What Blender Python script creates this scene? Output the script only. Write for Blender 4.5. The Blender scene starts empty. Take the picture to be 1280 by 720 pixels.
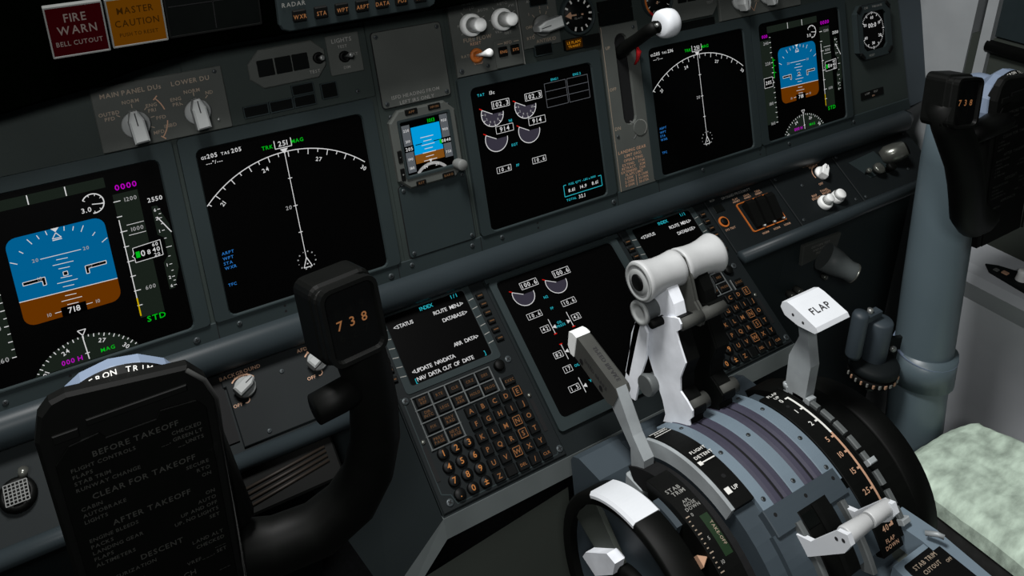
import bpy, bmesh, math, random
from mathutils import Matrix, Vector
random.seed(7)
C = bpy.context.scene.collection
MM = .001
Z0 = .78            # height of the engine display's centre above the cabin floor
pi = math.pi
def rad(a): return a*pi/180

# ------------------------------------------------------------------ frames (millimetres)
def frame(o, x, y, z):
    return Matrix(((x[0], y[0], z[0], o[0]), (x[1], y[1], z[1], o[1]), (x[2], y[2], z[2], o[2]), (0, 0, 0, 1)))
TA = rad(15.82)                                   # the main panel leans this far from the vertical
ca, sa = math.cos(TA), math.sin(TA)
MF = frame((8, 0, 0), (1, 0, 0), (0, sa, ca), (0, -ca, sa))
TB = rad(33.2)                                    # the forward pedestal panel above the horizontal
cb, sb = math.cos(TB), math.sin(TB)
LF = frame((8, -41.56, -140.93), (1, 0, 0), (0, cb, sb), (0, -sb, cb))
WF = Matrix()
QY, QZ = -371.24, -283.17                         # axis of the throttle quadrant
WY, WZ = -377.45, -264.34                         # axle of the trim wheels
def to_world(F, o):
    m = F @ Matrix.Translation(o)
    m = m.copy()
    m.translation = m.translation*MM + Vector((0, 0, Z0))
    return m

# ------------------------------------------------------------------ materials
def lin(c):
    c = c/255
    return c/12.92 if c <= .04045 else ((c+.055)/1.055)**2.4
def rgb(c): return (lin(c[0]), lin(c[1]), lin(c[2]), 1)
MATS = {}
def mat(name, col, rough=.6, metal=0, var=.12, scale=60, spec=.3, bump=0, emit=None, es=1.0, stretch=None):
    m = bpy.data.materials.new(name); m.use_nodes = True
    nt = m.node_tree; b = nt.nodes['Principled BSDF']
    b.inputs['Roughness'].default_value = rough; b.inputs['Metallic'].default_value = metal
    b.inputs['Specular IOR Level'].default_value = spec
    c = rgb(col)
    tc = nt.nodes.new('ShaderNodeTexCoord'); ns = nt.nodes.new('ShaderNodeTexNoise')
    ns.inputs['Scale'].default_value = scale; ns.inputs['Detail'].default_value = 5
    if stretch:
        mp = nt.nodes.new('ShaderNodeMapping'); mp.inputs['Scale'].default_value = stretch
        nt.links.new(tc.outputs['Object'], mp.inputs['Vector']); nt.links.new(mp.outputs['Vector'], ns.inputs['Vector'])
    else:
        nt.links.new(tc.outputs['Object'], ns.inputs['Vector'])
    rp = nt.nodes.new('ShaderNodeValToRGB')
    rp.color_ramp.elements[0].position = .3; rp.color_ramp.elements[1].position = .72
    rp.color_ramp.elements[0].color = tuple(x*(1-var) for x in c[:3])+(1,)
    rp.color_ramp.elements[1].color = tuple(min(1, x*(1+var)) for x in c[:3])+(1,)
    nt.links.new(ns.outputs['Fac'], rp.inputs['Fac']); nt.links.new(rp.outputs['Color'], b.inputs['Base Color'])
    if bump:
        bp = nt.nodes.new('ShaderNodeBump'); bp.inputs['Strength'].default_value = bump; bp.inputs['Distance'].default_value = .002
        nt.links.new(ns.outputs['Fac'], bp.inputs['Height']); nt.links.new(bp.outputs['Normal'], b.inputs['Normal'])
    if emit:
        b.inputs['Emission Color'].default_value = rgb(emit); b.inputs['Emission Strength'].default_value = es
    MATS[name] = m
    return m
def lit(name, col, es=1.0):
    return mat(name, (1, 1, 1), .6, var=0, spec=0, emit=col, es=es)

# painted surfaces
mat('panel', (44, 51, 49), .6, var=.14, scale=9, spec=.1)
mat('plate', (71, 74, 71), .6, var=.12, scale=14, spec=.1)
mat('bezel', (37, 45, 46), .6, var=.1, scale=8, spec=.1)
mat('rail', (40, 47, 50), .38, var=.1, scale=8, spec=.15)
mat('lowpanel', (20, 24, 25), .6, var=.12, scale=10, spec=.1)
mat('console', (20, 25, 26), .6, var=.12, scale=8, spec=.1)
mat('lip', (84, 90, 90), .5, var=.1, scale=20)
mat('shell', (56, 61, 56), .7, var=.12, scale=5)
mat('seam', (6, 7, 8), .8, var=.1)
mat('dark', (5, 6, 5), .7, var=.2, spec=.12)
mat('black', (6, 7, 6), .55, var=.2, spec=.12)
mat('blackgloss', (7, 8, 8), .5, var=.1, spec=.12)
mat('glass', (2, 2, 2), .35, var=0, spec=.08)
mat('lens', (7, 9, 8), .3, var=.1, spec=.2)
mat('screw', (58, 64, 66), .4, metal=.3, var=.2)
mat('steel', (150, 152, 150), .35, metal=.6, var=.15)
mat('knob', (236, 238, 236), .45, var=.06, scale=40)
mat('knobgrey', (142, 145, 144), .45, var=.08, scale=40)
mat('knobdim', (96, 98, 96), .5, var=.1, scale=40)
mat('white', (206, 210, 214), .5, var=.05, scale=20)
mat('wornwhite', (226, 230, 236), .5, var=.18, scale=30, bump=.1)
mat('alloy', (150, 156, 158), .45, metal=.15, var=.22, scale=26)
mat('alloydim', (84, 88, 88), .5, metal=.15, var=.22, scale=26)
mat('cover', (98, 112, 122), .5, var=.14, scale=9, spec=.35)
mat('coverdark', (52, 61, 67), .5, var=.12, scale=9, spec=.35)
mat('band', (58, 57, 70), .5, var=.14, scale=16)
mat('gripgrey', (64, 65, 62), .6, var=.12, scale=30, spec=.15)
mat('handle', (172, 174, 174), .4, var=.1, scale=30, spec=.35)
mat('hood', (1, 2, 1), .9, var=.2, spec=0)
mat('tick', (205, 205, 200), .6, var=.03)
mat('paint', (140, 126, 110), .6, var=.05)
mat('paintgrey', (126, 126, 122), .6, var=.05)
mat('tan', (176, 138, 112), .6, var=.05)
mat('ink', (40, 40, 42), .7, var=.05)
mat('redpaint', (150, 16, 22), .45, var=.1)
mat('orange', (176, 96, 38), .5, var=.08)
mat('dome', (112, 126, 146), .4, var=.05, scale=12, spec=.4)
mat('tube', (82, 96, 102), .38, var=.06, scale=10, spec=.5)
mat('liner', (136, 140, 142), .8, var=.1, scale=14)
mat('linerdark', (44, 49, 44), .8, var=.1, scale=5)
mat('sill', (176, 180, 184), .6, var=.08, scale=10)
mat('visor', (30, 38, 40), .4, var=.08)
mat('fleece', (184, 202, 186), .95, var=.36, scale=34, bump=1.0, spec=.05, stretch=(1, 2.2, 1))
mat('seatside', (42, 43, 42), .9, var=.3, scale=60)
mat('clipface', (4, 5, 4), .6, var=.15, spec=.08)
mat('cliptext', (46, 47, 44), .7, var=.1)
mat('clipedge', (9, 10, 9), .5, var=.1, spec=.15)
mat('carpet', (34, 36, 38), .95, var=.3, scale=120)
mat('chrome', (110, 112, 106), .25, metal=.7, var=.2)
mat('greenband', (14, 38, 14), .6, var=.1)
mat('brownrib', (30, 24, 18), .6, var=.2)
# things that give off light
lit('sky', (0, 93, 142)); lit('ground', (98, 48, 0)); lit('sw', (205, 205, 205)); lit('swd', (150, 150, 150))
lit('sg', (0, 176, 24)); lit('smag', (178, 0, 184)); lit('scy', (40, 170, 184)); lit('sbl', (40, 108, 178))
lit('tape', (24, 31, 25)); lit('dial', (52, 49, 60)); lit('sred', (190, 24, 16)); lit('syel', (190, 160, 0))
lit('sgreyd', (84, 86, 90)); lit('legend', (132, 88, 54), 1); lit('legendlo', (96, 68, 44), 1); lit('legendhi', (172, 112, 62), 1); lit('legendamb', (168, 108, 20), 1)
lit('firelamp', (34, 1, 3)); lit('firetext', (84, 76, 72)); lit('amberlamp', (84, 48, 2)); lit('amberdk', (40, 22, 2))
lit('isky', (0, 150, 214)); lit('ignd', (120, 72, 20)); lit('sblk', (0, 0, 0), 0); lit('itape', (84, 88, 92))

# ------------------------------------------------------------------ glyphs of Blender's built-in font
GL = {}
def glyph(ch):
    if ch in GL: return GL[ch]
    cu = bpy.data.curves.new('g', 'FONT'); cu.body = ch; cu.resolution_u = 2; cu.offset = .012
    o = bpy.data.objects.new('g', cu); C.objects.link(o)
    dg = bpy.context.evaluated_depsgraph_get(); ev = o.evaluated_get(dg); me = ev.to_mesh()
    vs = [(v.co.x, v.co.y) for v in me.vertices]; fs = [tuple(p.vertices) for p in me.polygons]
    ev.to_mesh_clear(); bpy.data.objects.remove(o); bpy.data.curves.remove(cu)
    GL[ch] = (vs, fs, min((v[0] for v in vs), default=0), max((v[0] for v in vs), default=.3))
    return GL[ch]
def cap():
    vs = glyph('H')[0]; return max(v[1] for v in vs)

# ------------------------------------------------------------------ mesh builder
def circle(cx, cy, r, n=24, a0=0, a1=360):
    k = n if a1-a0 == 360 else n+1
    return [(cx+r*math.cos(rad(a0+(a1-a0)*i/n)), cy+r*math.sin(rad(a0+(a1-a0)*i/n))) for i in range(k)]
def rrect(cx, cy, w, h, r=2, n=3):
    p = []
    for sx, sy, a in ((1, 1, 0), (-1, 1, 90), (-1, -1, 180), (1, -1, 270)):
        p += [(cx+sx*(w/2-r)+r*math.cos(rad(a+90*i/n)), cy+sy*(h/2-r)+r*math.sin(rad(a+90*i/n))) for i in range(n+1)]
    return p
def rect(x0, y0, x1, y1): return [(x0, y0), (x1, y0), (x1, y1), (x0, y1)]
def area(p): return sum(p[i][0]*p[(i+1) % len(p)][1]-p[(i+1) % len(p)][0]*p[i][1] for i in range(len(p)))/2
def inset(p, d):
    n = len(p); q = []
    for i in range(n):
        a, b, c = Vector(p[i-1]), Vector(p[i]), Vector(p[(i+1) % n])
        e1 = (b-a); e2 = (c-b)
        if e1.length < 1e-6 or e2.length < 1e-6: q.append(tuple(b)); continue
        n1 = Vector((-e1.y, e1.x)).normalized(); n2 = Vector((-e2.y, e2.x)).normalized()
        s = n1+n2; k = 1+n1.dot(n2)
        q.append(tuple(b+s*(d/max(k, .35))))
    return q
def TX(x=0): return Matrix(((0, 0, 1, x), (1, 0, 0, 0), (0, 1, 0, 0), (0, 0, 0, 1)))     # (a,b,c) -> (x+c, a, b)
def TY(y=0): return Matrix(((1, 0, 0, 0), (0, 0, -1, y), (0, 1, 0, 0), (0, 0, 0, 1)))    # (a,b,c) -> (a, y-c, b)
def TC(x, th, r, cy=None, cz=None):
    """tangent plane of a quadrant surface: text-x = across, text-y = towards the nose, z = outwards"""
    cy = QY if cy is None else cy; cz = QZ if cz is None else cz
    t = rad(th); n = (0, math.cos(t), math.sin(t)); y = (0, math.sin(t), -math.cos(t))
    return frame((x, cy+r*n[1], cz+r*n[2]), (1, 0, 0), y, n)
class G:
    def __init__(s, F=WF, o=(0, 0, 0)):
        s.v = []; s.f = []; s.fm = []; s.sm = []; s.m = []; s.F = F; s.o = Vector(o); s.T = Matrix()
    def mi(s, m):
        if m not in s.m: s.m.append(m)
        return s.m.index(m)
    def add(s, pts, faces, m, smooth=False):
        b = len(s.v); s.v += [s.T @ Vector(p) for p in pts]; k = s.mi(m)
        for f in faces: s.f.append([b+i for i in f]); s.fm.append(k); s.sm.append(smooth)
        return s
    def prism(s, p, z0, z1, m, bev=0, top=None):
        if area(p) < 0: p = p[::-1]
        n = len(p); pts = [(x, y, z0) for x, y in p]; fa = [tuple(range(n))[::-1]]
        if bev:
            q = inset(p, bev); pts += [(x, y, z1-bev) for x, y in p]+[(x, y, z1) for x, y in q]; L = 3
        else: pts += [(x, y, z1) for x, y in p]; L = 2
        for l in range(L-1):
            for i in range(n): j = (i+1) % n; fa.append((l*n+i, l*n+j, (l+1)*n+j, (l+1)*n+i))
        s.add(pts, fa, m)
        return s.add(pts[(L-1)*n:], [tuple(range(n))], top or m)
    def ring(s, po, pi_, z0, z1, m, zi=None):
        """frame between two outlines with the same number of points; zi = height of the inner edge"""
        n = len(po); zi = z1 if zi is None else zi
        pts = [(x, y, z0) for x, y in po]+[(x, y, z1) for x, y in po]+[(x, y, z1) for x, y in inset(pi_, -1.2)]+[(x, y, zi) for x, y in pi_]+[(x, y, z0) for x, y in pi_]
        fa = []
        for l in range(4):
            for i in range(n): j = (i+1) % n; fa.append((l*n+i, l*n+j, (l+1)*n+j, (l+1)*n+i))
        for i in range(n): j = (i+1) % n; fa.append((4*n+i, 4*n+j, j, i))
        return s.add(pts, fa, m)
    def box(s, x0, y0, z0, x1, y1, z1, m, bev=0): return s.prism(rect(min(x0, x1), min(y0, y1), max(x0, x1), max(y0, y1)), z0, z1, m, bev)
    def lathe(s, prof, m, n=24, smooth=True, ph=0, caps=True):
        pts = []; fa = []
        for r, z in prof: pts += [(r*math.cos(2*pi*i/n+ph), r*math.sin(2*pi*i/n+ph), z) for i in range(n)]
        for l in range(len(prof)-1):
            for i in range(n): j = (i+1) % n; fa.append((l*n+i, l*n+j, (l+1)*n+j, (l+1)*n+i))
        s.add(pts, fa, m, smooth)
        k = len(s.v)-len(pts)
        for l, rev in ((0, True), (len(prof)-1, False)) if caps and prof[0] != prof[-1] else ():
            if prof[l][0] > 1e-6:
                f = [k+l*n+i for i in range(n)]; s.f.append(f[::-1] if rev else f); s.fm.append(s.mi(m)); s.sm.append(False)
        return s
    def cyl(s, p0, p1, r0, r1, m, n=20, prof=None):
        """lathe between two points; prof = [(radius, 0..1)]"""
        a, b = Vector(p0), Vector(p1); d = b-a; q = d.to_track_quat('Z', 'Y').to_matrix().to_4x4()
        T = s.T; s.T = T @ Matrix.Translation(a) @ q
        s.lathe([(r, t*d.length) for r, t in (prof or ((r0, 0), (r1, 1)))], m, n); s.T = T
        return s
    def tube(s, path, rs, m, n=12, flat=1.0, up=(0, 1, 0)):
        """swept round bar; flat squashes it along `up`"""
        P = [Vector(p) for p in path]; pts = []; fa = []
        if not hasattr(rs, '__len__'): rs = [rs]*len(P)
        for k, p in enumerate(P):
            d = (P[min(k+1, len(P)-1)]-P[max(k-1, 0)]).normalized()
            u = Vector(up); u = (u-d*u.dot(d)).normalized(); w = d.cross(u)
            for i in range(n):
                a = 2*pi*i/n; pts.append(p+w*(rs[k]*math.cos(a))+u*(rs[k]*flat*math.sin(a)))
        for l in range(len(P)-1):
            for i in range(n): j = (i+1) % n; fa.append((l*n+i, l*n+j, (l+1)*n+j, (l+1)*n+i))
        fa += [tuple(range(n))[::-1], tuple((len(P)-1)*n+i for i in range(n))]
        return s.add(pts, fa, m, True)
    def arcslab(s, x0, x1, r0, r1, a0, a1, m, n=None, cy=None, cz=None, bev=0):
        cy = QY if cy is None else cy; cz = QZ if cz is None else cz
        n = n or max(2, int(abs(a1-a0)/4)); pts = []; fa = []
        ring = [(x0, r0), (x0, r1-bev), (x0+bev, r1), (x1-bev, r1), (x1, r1-bev), (x1, r0)] if bev else [(x0, r0), (x0, r1), (x1, r1), (x1, r0)]
        k = len(ring)
        for i in range(n+1):
            t = rad(a0+(a1-a0)*i/n)
            pts += [(x, cy+r*math.cos(t), cz+r*math.sin(t)) for x, r in ring]
        for i in range(n):
            for j in range(k): l = (j+1) % k; fa.append((i*k+j, (i+1)*k+j, (i+1)*k+l, i*k+l))
        fa += [tuple(range(k)), tuple(n*k+j for j in range(k))[::-1]]
        return s.add(pts, fa, m)
    def flat(s, p, m, z=.2): return s.add([(x, y, z) for x, y in (p if area(p) > 0 else p[::-1])], [tuple(range(len(p)))], m)
    def line(s, a, b, w, m, z=.25):
        a, b = Vector(a), Vector(b); d = b-a
        if d.length < 1e-6: return s
        n = Vector((-d.y, d.x)).normalized()*(w/2)
        return s.flat([a-n, b-n, b+n, a+n], m, z)
    def pline(s, P, w, m, z=.25, close=False):
        n = len(P)
        for i in range(n if close else n-1): s.line(P[i], P[(i+1) % n], w, m, z+.004*(i % 2))
        return s
    def arc(s, cx, cy, r, a0, a1, w, m, z=.25, n=None):
        n = n or max(3, int(abs(a1-a0)/6)); A = [rad(a0+(a1-a0)*i/n) for i in range(n+1)]
        pts = [(cx+(r-w/2)*math.cos(a), cy+(r-w/2)*math.sin(a), z) for a in A]+[(cx+(r+w/2)*math.cos(a), cy+(r+w/2)*math.sin(a), z) for a in A]
        fa = [(i, i+1, n+1+i+1, n+1+i) if a1 < a0 else (i, n+1+i, n+2+i, i+1) for i in range(n)]
        return s.add(pts, fa, m)
    def sector(s, cx, cy, r, a0, a1, m, z=.2):
        return s.flat([(cx, cy)]+circle(cx, cy, r, max(6, int((a1-a0)/8)), a0, a1), m, z)
    def text(s, t, x, y, h, m, al='c', z=.3, mono=None, rot=0, wide=1.0):
        k = h/cap(); xs = []; pen = 0
        for ch in t:
            if ch == ' ': xs.append(None); pen += (mono or .42*h*wide); continue
            g = glyph(ch); w = (g[3]-g[2])*k*wide
            if mono: xs.append(pen+(mono-w)/2-g[2]*k*wide); pen += mono
            else: xs.append(pen-g[2]*k*wide); pen += w+.2*h*wide
        if not mono: pen -= .2*h*wide
        off = {'c': -pen/2, 'l': 0, 'r': -pen}[al]; c, sn = math.cos(rad(rot)), math.sin(rad(rot))
        for ch, p in zip(t, xs):
            if p is None: continue
            g = glyph(ch); pts = []
            for vx, vy in g[0]:
                X = p+off+vx*k*wide; Y = vy*k-h/2
                pts.append((x+X*c-Y*sn, y+X*sn+Y*c, z))
            s.add(pts, g[1], m)
        return s
    def sphere(s, c, r, m, n=16, sc=(1, 1, 1)):
        T = s.T; s.T = T @ Matrix.Translation(c) @ Matrix.Diagonal((sc[0], sc[1], sc[2], 1))
        s.lathe([(r*math.cos(rad(a)), r*math.sin(rad(a))) for a in range(-90, 91, 15)], m, n); s.T = T
        return s
    def mesh(s, name):
        me = bpy.data.meshes.new(name)
        me.from_pydata([tuple((v-s.o)*MM) for v in s.v], [], s.f)
        for m in s.m: me.materials.append(MATS[m])
        me.polygons.foreach_set('material_index', s.fm); me.polygons.foreach_set('use_smooth', s.sm)
        me.update()
        return me
    def fix(s, me):
        bm = bmesh.new(); bm.from_mesh(me); bmesh.ops.recalc_face_normals(bm, faces=bm.faces); bm.to_mesh(me); bm.free()
    def part(s, name, parent, label=None, solid=False, stuff=False):
        me = s.mesh(name)
        if solid: s.fix(me)
        o = bpy.data.objects.new(name, me); C.objects.link(o); o.parent = parent
        if label: o['label'] = label
        if stuff: o['kind'] = 'stuff'
        return o
    def solo(s, name, label, cat, group=None, solid=False, kind=None):
        me = s.mesh(name)
        if solid: s.fix(me)
        o = bpy.data.objects.new(name, me); C.objects.link(o); o.matrix_world = to_world(s.F, s.o)
        if kind: o['kind'] = kind
        else: o['label'] = label; o['category'] = cat
        if group: o['group'] = group
        return o
class Thing:
    def __init__(s, name, label, cat, F=WF, o=(0, 0, 0), group=None, kind=None):
        s.F, s.p = F, o
        s.e = bpy.data.objects.new(name, None); C.objects.link(s.e); s.e.matrix_world = to_world(F, o)
        s.e.empty_display_size = .02
        if kind: s.e['kind'] = kind
        else: s.e['label'] = label; s.e['category'] = cat
        if group: s.e['group'] = group
    def g(s): return G(s.F, s.p)
def structure(name, g, solid=False): return g.solo(name, None, None, kind='structure', solid=solid)
def screw(t, parent, u, v, n=0, r=2.6, m='screw'):
    g = t.g(); g.T = Matrix.Translation((u, v, n))
    g.lathe([(r, 0), (r, .8), (r*.75, 1.3), (0, 1.3)], m, 12)
    a = random.uniform(0, 90)
    for k in (0, 90):
        c, s = math.cos(rad(a+k))*r*.6, math.sin(rad(a+k))*r*.6
        g.line((-c, -s), (c, s), r*.28, 'seam', 1.35+.01*k/90)
    return g.part('screw', parent)
# ------------------------------------------------------------------ camera and light
cam = bpy.data.cameras.new('camera'); co = bpy.data.objects.new('camera', cam); C.objects.link(co)
cam.sensor_fit = 'HORIZONTAL'; cam.sensor_width = 36; cam.lens = 1041.46/1280*36
cam.shift_y = -(360-135.85)/1280; cam.clip_start = .01
yaw, pitch = rad(31.763), rad(-23.129)
fw = Vector((math.sin(yaw)*math.cos(pitch), math.cos(yaw)*math.cos(pitch), math.sin(pitch)))
rt = Vector((math.cos(yaw), -math.sin(yaw), 0)); upv = rt.cross(fw)
co.matrix_world = Matrix(((rt.x, upv.x, -fw.x, -.50088), (rt.y, upv.y, -fw.y, -.7530), (rt.z, upv.z, -fw.z, Z0+.43498), (0, 0, 0, 1)))
bpy.context.scene.camera = co
sc = bpy.context.scene
sc.view_settings.view_transform = 'Standard'; sc.view_settings.look = 'None'
sc.view_settings.exposure = 0; sc.view_settings.gamma = 1; sc.view_settings.use_curve_mapping = False
w = bpy.data.worlds.new('night'); sc.world = w; w.use_nodes = True
w.node_tree.nodes['Background'].inputs['Color'].default_value = (.55, .7, .8, 1)
w.node_tree.nodes['Background'].inputs['Strength'].default_value = .03
def lamp(name, loc, target, size, power, col):
    l = bpy.data.lights.new(name, 'AREA'); l.shape = 'DISK'; l.size = size; l.energy = power; l.color = col
    o = bpy.data.objects.new(name, l); C.objects.link(o)
    loc = Vector(loc)*MM+Vector((0, 0, Z0)); tg = Vector(target)*MM+Vector((0, 0, Z0))
    o.matrix_world = Matrix.Translation(loc) @ (tg-loc).to_track_quat('-Z', 'Y').to_matrix().to_4x4()
lamp('dome_light', (-430, -170, 1220), (0, -280, -200), .35, 25, (1, .99, .98))
lamp('panel_fill', (-720, -1060, 800), (0, 0, 0), .25, 7, (1, .99, .98))  # added fill flood behind the camera, brightens the main panel

# ------------------------------------------------------------------ main instrument panel
pt = Thing('instrument_panel', 'wide dark main instrument panel with a rounded rail, carrying the row of square screens', 'instrument panel', MF, (0, -90, -3))
g = pt.g()
g.prism([(-770, -104), (709, -104), (690, 215), (-770, 215)], -16, -3, 'panel'); g.part('panel_board', pt.e)
g = pt.g()                                          # strip under the screens
g.prism([(-770, -106), (708, -106), (706, -87.5), (-770, -87.5)], -3, 0, 'bezel', .8)
for u in (-402, -206, -101, 101, 170, 372): g.box(u-.4, -106, 0, u+.4, -87.5, .15, 'seam')
g.part('lower_strip', pt.e)
g = pt.g()                                          # rounded rail
rp = [(-104, -3)]+[(-120+17*math.cos(rad(a)), -1+17*math.sin(rad(a))) for a in range(70, -71, -14)]
P = [(-104, -14)]+[(-122+18*math.sin(rad(a)), -4+17*math.cos(rad(a))) for a in range(80, -101, -15)]+[(-142, -14)]
T = g.T; g.T = frame((0, 0, 0), (0, 1, 0), (0, 0, 1), (1, 0, 0))
n = len(P); pts = [(a, b, -770) for a, b in P]+[(a, b, 690) for a, b in P]+[(-122+(a+122)*.5, b*.4-6, 716) for a, b in P]
fa = [(k*n+i, k*n+i+1, (k+1)*n+i+1, (k+1)*n+i) for k in (0, 1) for i in range(n-1)]+[tuple(range(2*n, 3*n))]
g.add(pts, fa, 'rail', True); g.T = T; g.part('rail', pt.e)
for u, v in ((-587, -98), (-423, -99), (-381, -96), (-216, -99), (-73, -96), (94, -98), (249, -94), (566, -96), (-190, -94), (-113, -94.4), (420, -97)):
    screw(pt, pt.e, u, v, 0, 3.4 if u in (-423, -216, 94) else 2.7)
for u in (-334, -22, 360, 561, -534):                # pairs of small holes
    g = pt.g(); g.flat(circle(u, -93, 1.3, 10), 'seam', .12); g.flat(circle(u, -99, 1.3, 10), 'seam', .12); g.part('screw_hole', pt.e)
g = pt.g(); g.prism([(690, 215), (709, -104), (770, -100), (752, 215)], -16, -6, 'coverdark'); g.part('side_cheek', pt.e)
g = pt.g(); g.prism(rrect(618.5, -62.5, 55, 12, 1), -3, -2, 'black')
g.text('LAMP', 606, -60, 3, 'paintgrey', z=-1.8); g.text('TEST', 626, -60, 3, 'paintgrey', z=-1.8); g.text('ON', 620, -65.5, 2.6, 'tan', z=-1.8); g.part('placard', pt.e)

# ------------------------------------------------------------------ display units
def du(name, label, F, cu, cv=0):
    t = Thing(name, label, 'flight display', F, (cu, cv, 0))
    g = t.g()
    g.ring(rrect(cu, cv+6, 200, 187, 4), rrect(cu, cv, 170, 170, 6), -3, 2.2, 'bezel', zi=0)
    g.part('bezel', t.e)
    g = t.g(); g.prism(rrect(cu, cv, 171, 171, 6), -2.8, 0, 'glass'); g.part('screen', t.e)
    return t
def sub(t, name, fn, label=None):
    g = t.g(); g.T = Matrix.Translation((t.p[0], t.p[1], 0)); fn(g); return g.part(name, t.e, label)
def pfd(label, cu, spd, small=False):
    t = du('primary_flight_display', label, MF, cu)
    def mode(g):
        g.flat(rect(-68, 70, 37, 79.5), 'tape'); g.line((-25.5, 70.5), (-25.5, 79), .9, 'sw'); g.line((4.7, 70.5), (4.7, 79), .9, 'sw')
    sub(t, 'mode_strip', mode)
    X, H = -10.5, -14.8
    def att(g):
        full = rrect(-10.5, 3.6, 80, 81.5, 9, 5)
        up = [p for p in full if p[1] > H]; dn = [p for p in full if p[1] <= H]
        top = sorted([p for p in up if p[0] > X], key=lambda p: p[1])+sorted([p for p in up if p[0] <= X], key=lambda p: -p[1])
        g.flat([(29.5, H-1.4)]+top+[(-50.5, H+1.4)], 'sky', .15)
        bot = sorted([p for p in dn if p[0] <= X], key=lambda p: -p[1])+sorted([p for p in dn if p[0] > X], key=lambda p: p[1])
        g.flat([(-50.5, H+1.4)]+bot+[(29.5, H-1.4)], 'ground', .15)
        g.line((-50.5, H+1.4), (29.5, H-1.4), .7, 'sw', .2)
    sub(t, 'attitude_picture', att, 'blue sky above brown ground')
    def lad(g):
        for k in range(-4, 9):
            y = H+k*4.3
            if k == 0 or abs(y-1.4) < 1 or k == -4: continue
            w = (16.5 if k % 4 == 0 else 8.4 if k % 2 == 0 else 4.6)
            if k in (4, 8): w = 16.5
            g.line((X-w, y+.3), (X+w, y-.3), .6, 'sw')
        for y, s in ((H+34.4, '20'), (H+17.2, '10')):
            g.text(s, X-20.5, y+.4, 3.2, 'swd'); g.text(s, X+20.5, y-.2, 3.2, 'swd')
        y = H-17.2
        for s in (-1, 1): g.line((X+s*9.5, y), (X+s*15.5, y), .6, 'sw'); g.text('10', X+s*20, y, 3.2, 'swd')
        for a in (-60, -45, -30, -20, -10, 10, 20, 30, 45, 60):
            r0, r1 = 39.5, 45.5 if a % 30 == 0 else 43.5
            c, s = math.sin(rad(a)), math.cos(rad(a)); g.line((X+c*r0, 1+s*r0), (X+c*r1, 1+s*r1), .7, 'sw')
        g.flat([(X-3.3, 44.4), (X+3.3, 44.4), (X, 40.6)], 'sw')
        g.pline([(X, 40), (X-3.6, 35), (X+3.6, 35)], .7, 'sw', close=True); g.line((X-3.8, 33.6), (X+3.8, 33.6), .8, 'sw')
    sub(t, 'pitch_ladder', lad)
    def sym(g):
        for s in (-1, 1):
            o = [(X+s*16.4, 3.2), (X+s*34, 3.2), (X+s*34, .2), (X+s*19, .2), (X+s*19, -4.2), (X+s*16.4, -4.2)]
            g.flat(o, 'sblk', .3); g.pline(o, .6, 'sw', .35, True)
        q = rect(X-1.8, -.4, X+1.8, 3.2); g.flat(q, 'sblk', .3); g.pline(q, .6, 'sw', .35, True)
        g.flat(rect(X-10.3, -37.2, X+10.3, -28.6), 'sblk', .3); g.text('718', X, -32.9, 5.2, 'sw', z=.4)
    sub(t, 'aircraft_symbol', sym)
    def aoa(g):
        g.arc(24, 58, 9, 150, -100, 1, 'sw')
        for a in range(-90, 151, 40): c, s = math.cos(rad(a)), math.sin(rad(a)); g.line((24+c*7, 58+s*7), (24+c*9, 58+s*9), .6, 'sw')
        g.line((23, 57.5), (32.5, 56), .8, 'sw'); g.text('3.0', 17.5, 53.4, 4.4, 'sw')
    sub(t, 'angle_of_attack_gauge', aoa)
    def alt(g):
        g.flat(rect(41, -60, 62.5, 61.5), 'tape'); g.line((41.6, -48), (41.6, 37), .8, 'sw', .3); g.line((41.6, -58), (41.6, -40), 1.2, 'syel', .35)
        for k in range(-4, 5):
            y = -3.8+k*14.6
            if abs(y) > 60: continue
            g.line((40.5, y), (46.5 if k % 2 == 0 else 45, y), .8, 'sw', .3)
        for y, s in ((54.6, '1200'), (25.4, '1000'), (-33, '600')):
            g.text(s, 55.2, y, 3.8, 'swd', z=.3)
        g.line((47, 30.5), (62, 30.5), .5, 'sw', .3); g.line((47, 20.5), (62, 20.5), .5, 'sw', .3)
        o = [(47.4, -6.6), (47.4, -2), (45.6, 0), (47.4, 2), (47.4, 7.6), (72, 9), (72, -6)]
        g.flat(o, 'sblk', .36); g.pline(o, .6, 'sw', .4, True)
        g.flat(rect(49, -2.6, 52.5, 3.4), 'sg', .42); g.text('0', 55.2, .6, 5.6, 'sw', z=.45); g.text('8', 60.4, .3, 4.4, 'sw', z=.45)
        g.text('60', 67, 6, 3.4, 'sw', z=.45); g.text('40', 67, 1, 4.2, 'sw', z=.45); g.text('20', 67, -4, 3.4, 'sw', z=.45)
        g.text('0000', 53.6, 67.3, 5.2, 'smag', wide=1.1); g.text('2550', 75.5, 48.6, 4.2, 'sw'); g.text('STD', 54.4, -63.2, 5.4, 'sg', wide=1.1)
    sub(t, 'altitude_tape', alt)
    def vs(g):
        g.flat([(71, 42), (76, 42), (83, 22), (83, -22), (76, -41), (71, -41), (71, -14), (76, -8), (76, 10), (71, 14)], 'tape')
        for y, s in ((38, '6'), (29.5, '2'), (17, '1'), (-17, '1'), (-29.5, '2'), (-38, '6')): g.text(s, 73.4, y, 3, 'sw'); g.line((75.5, y), (78, y), .6, 'sw')
        for y in (33.5, 23.5, 9, 0, -9, -23.5, -33.5): g.line((76, y), (78 if y else 81, y), .6, 'sw')
        g.line((74, 31), (83.5, 13.5), .9, 'sw', .35)
    sub(t, 'vertical_speed_scale', vs)
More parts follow.
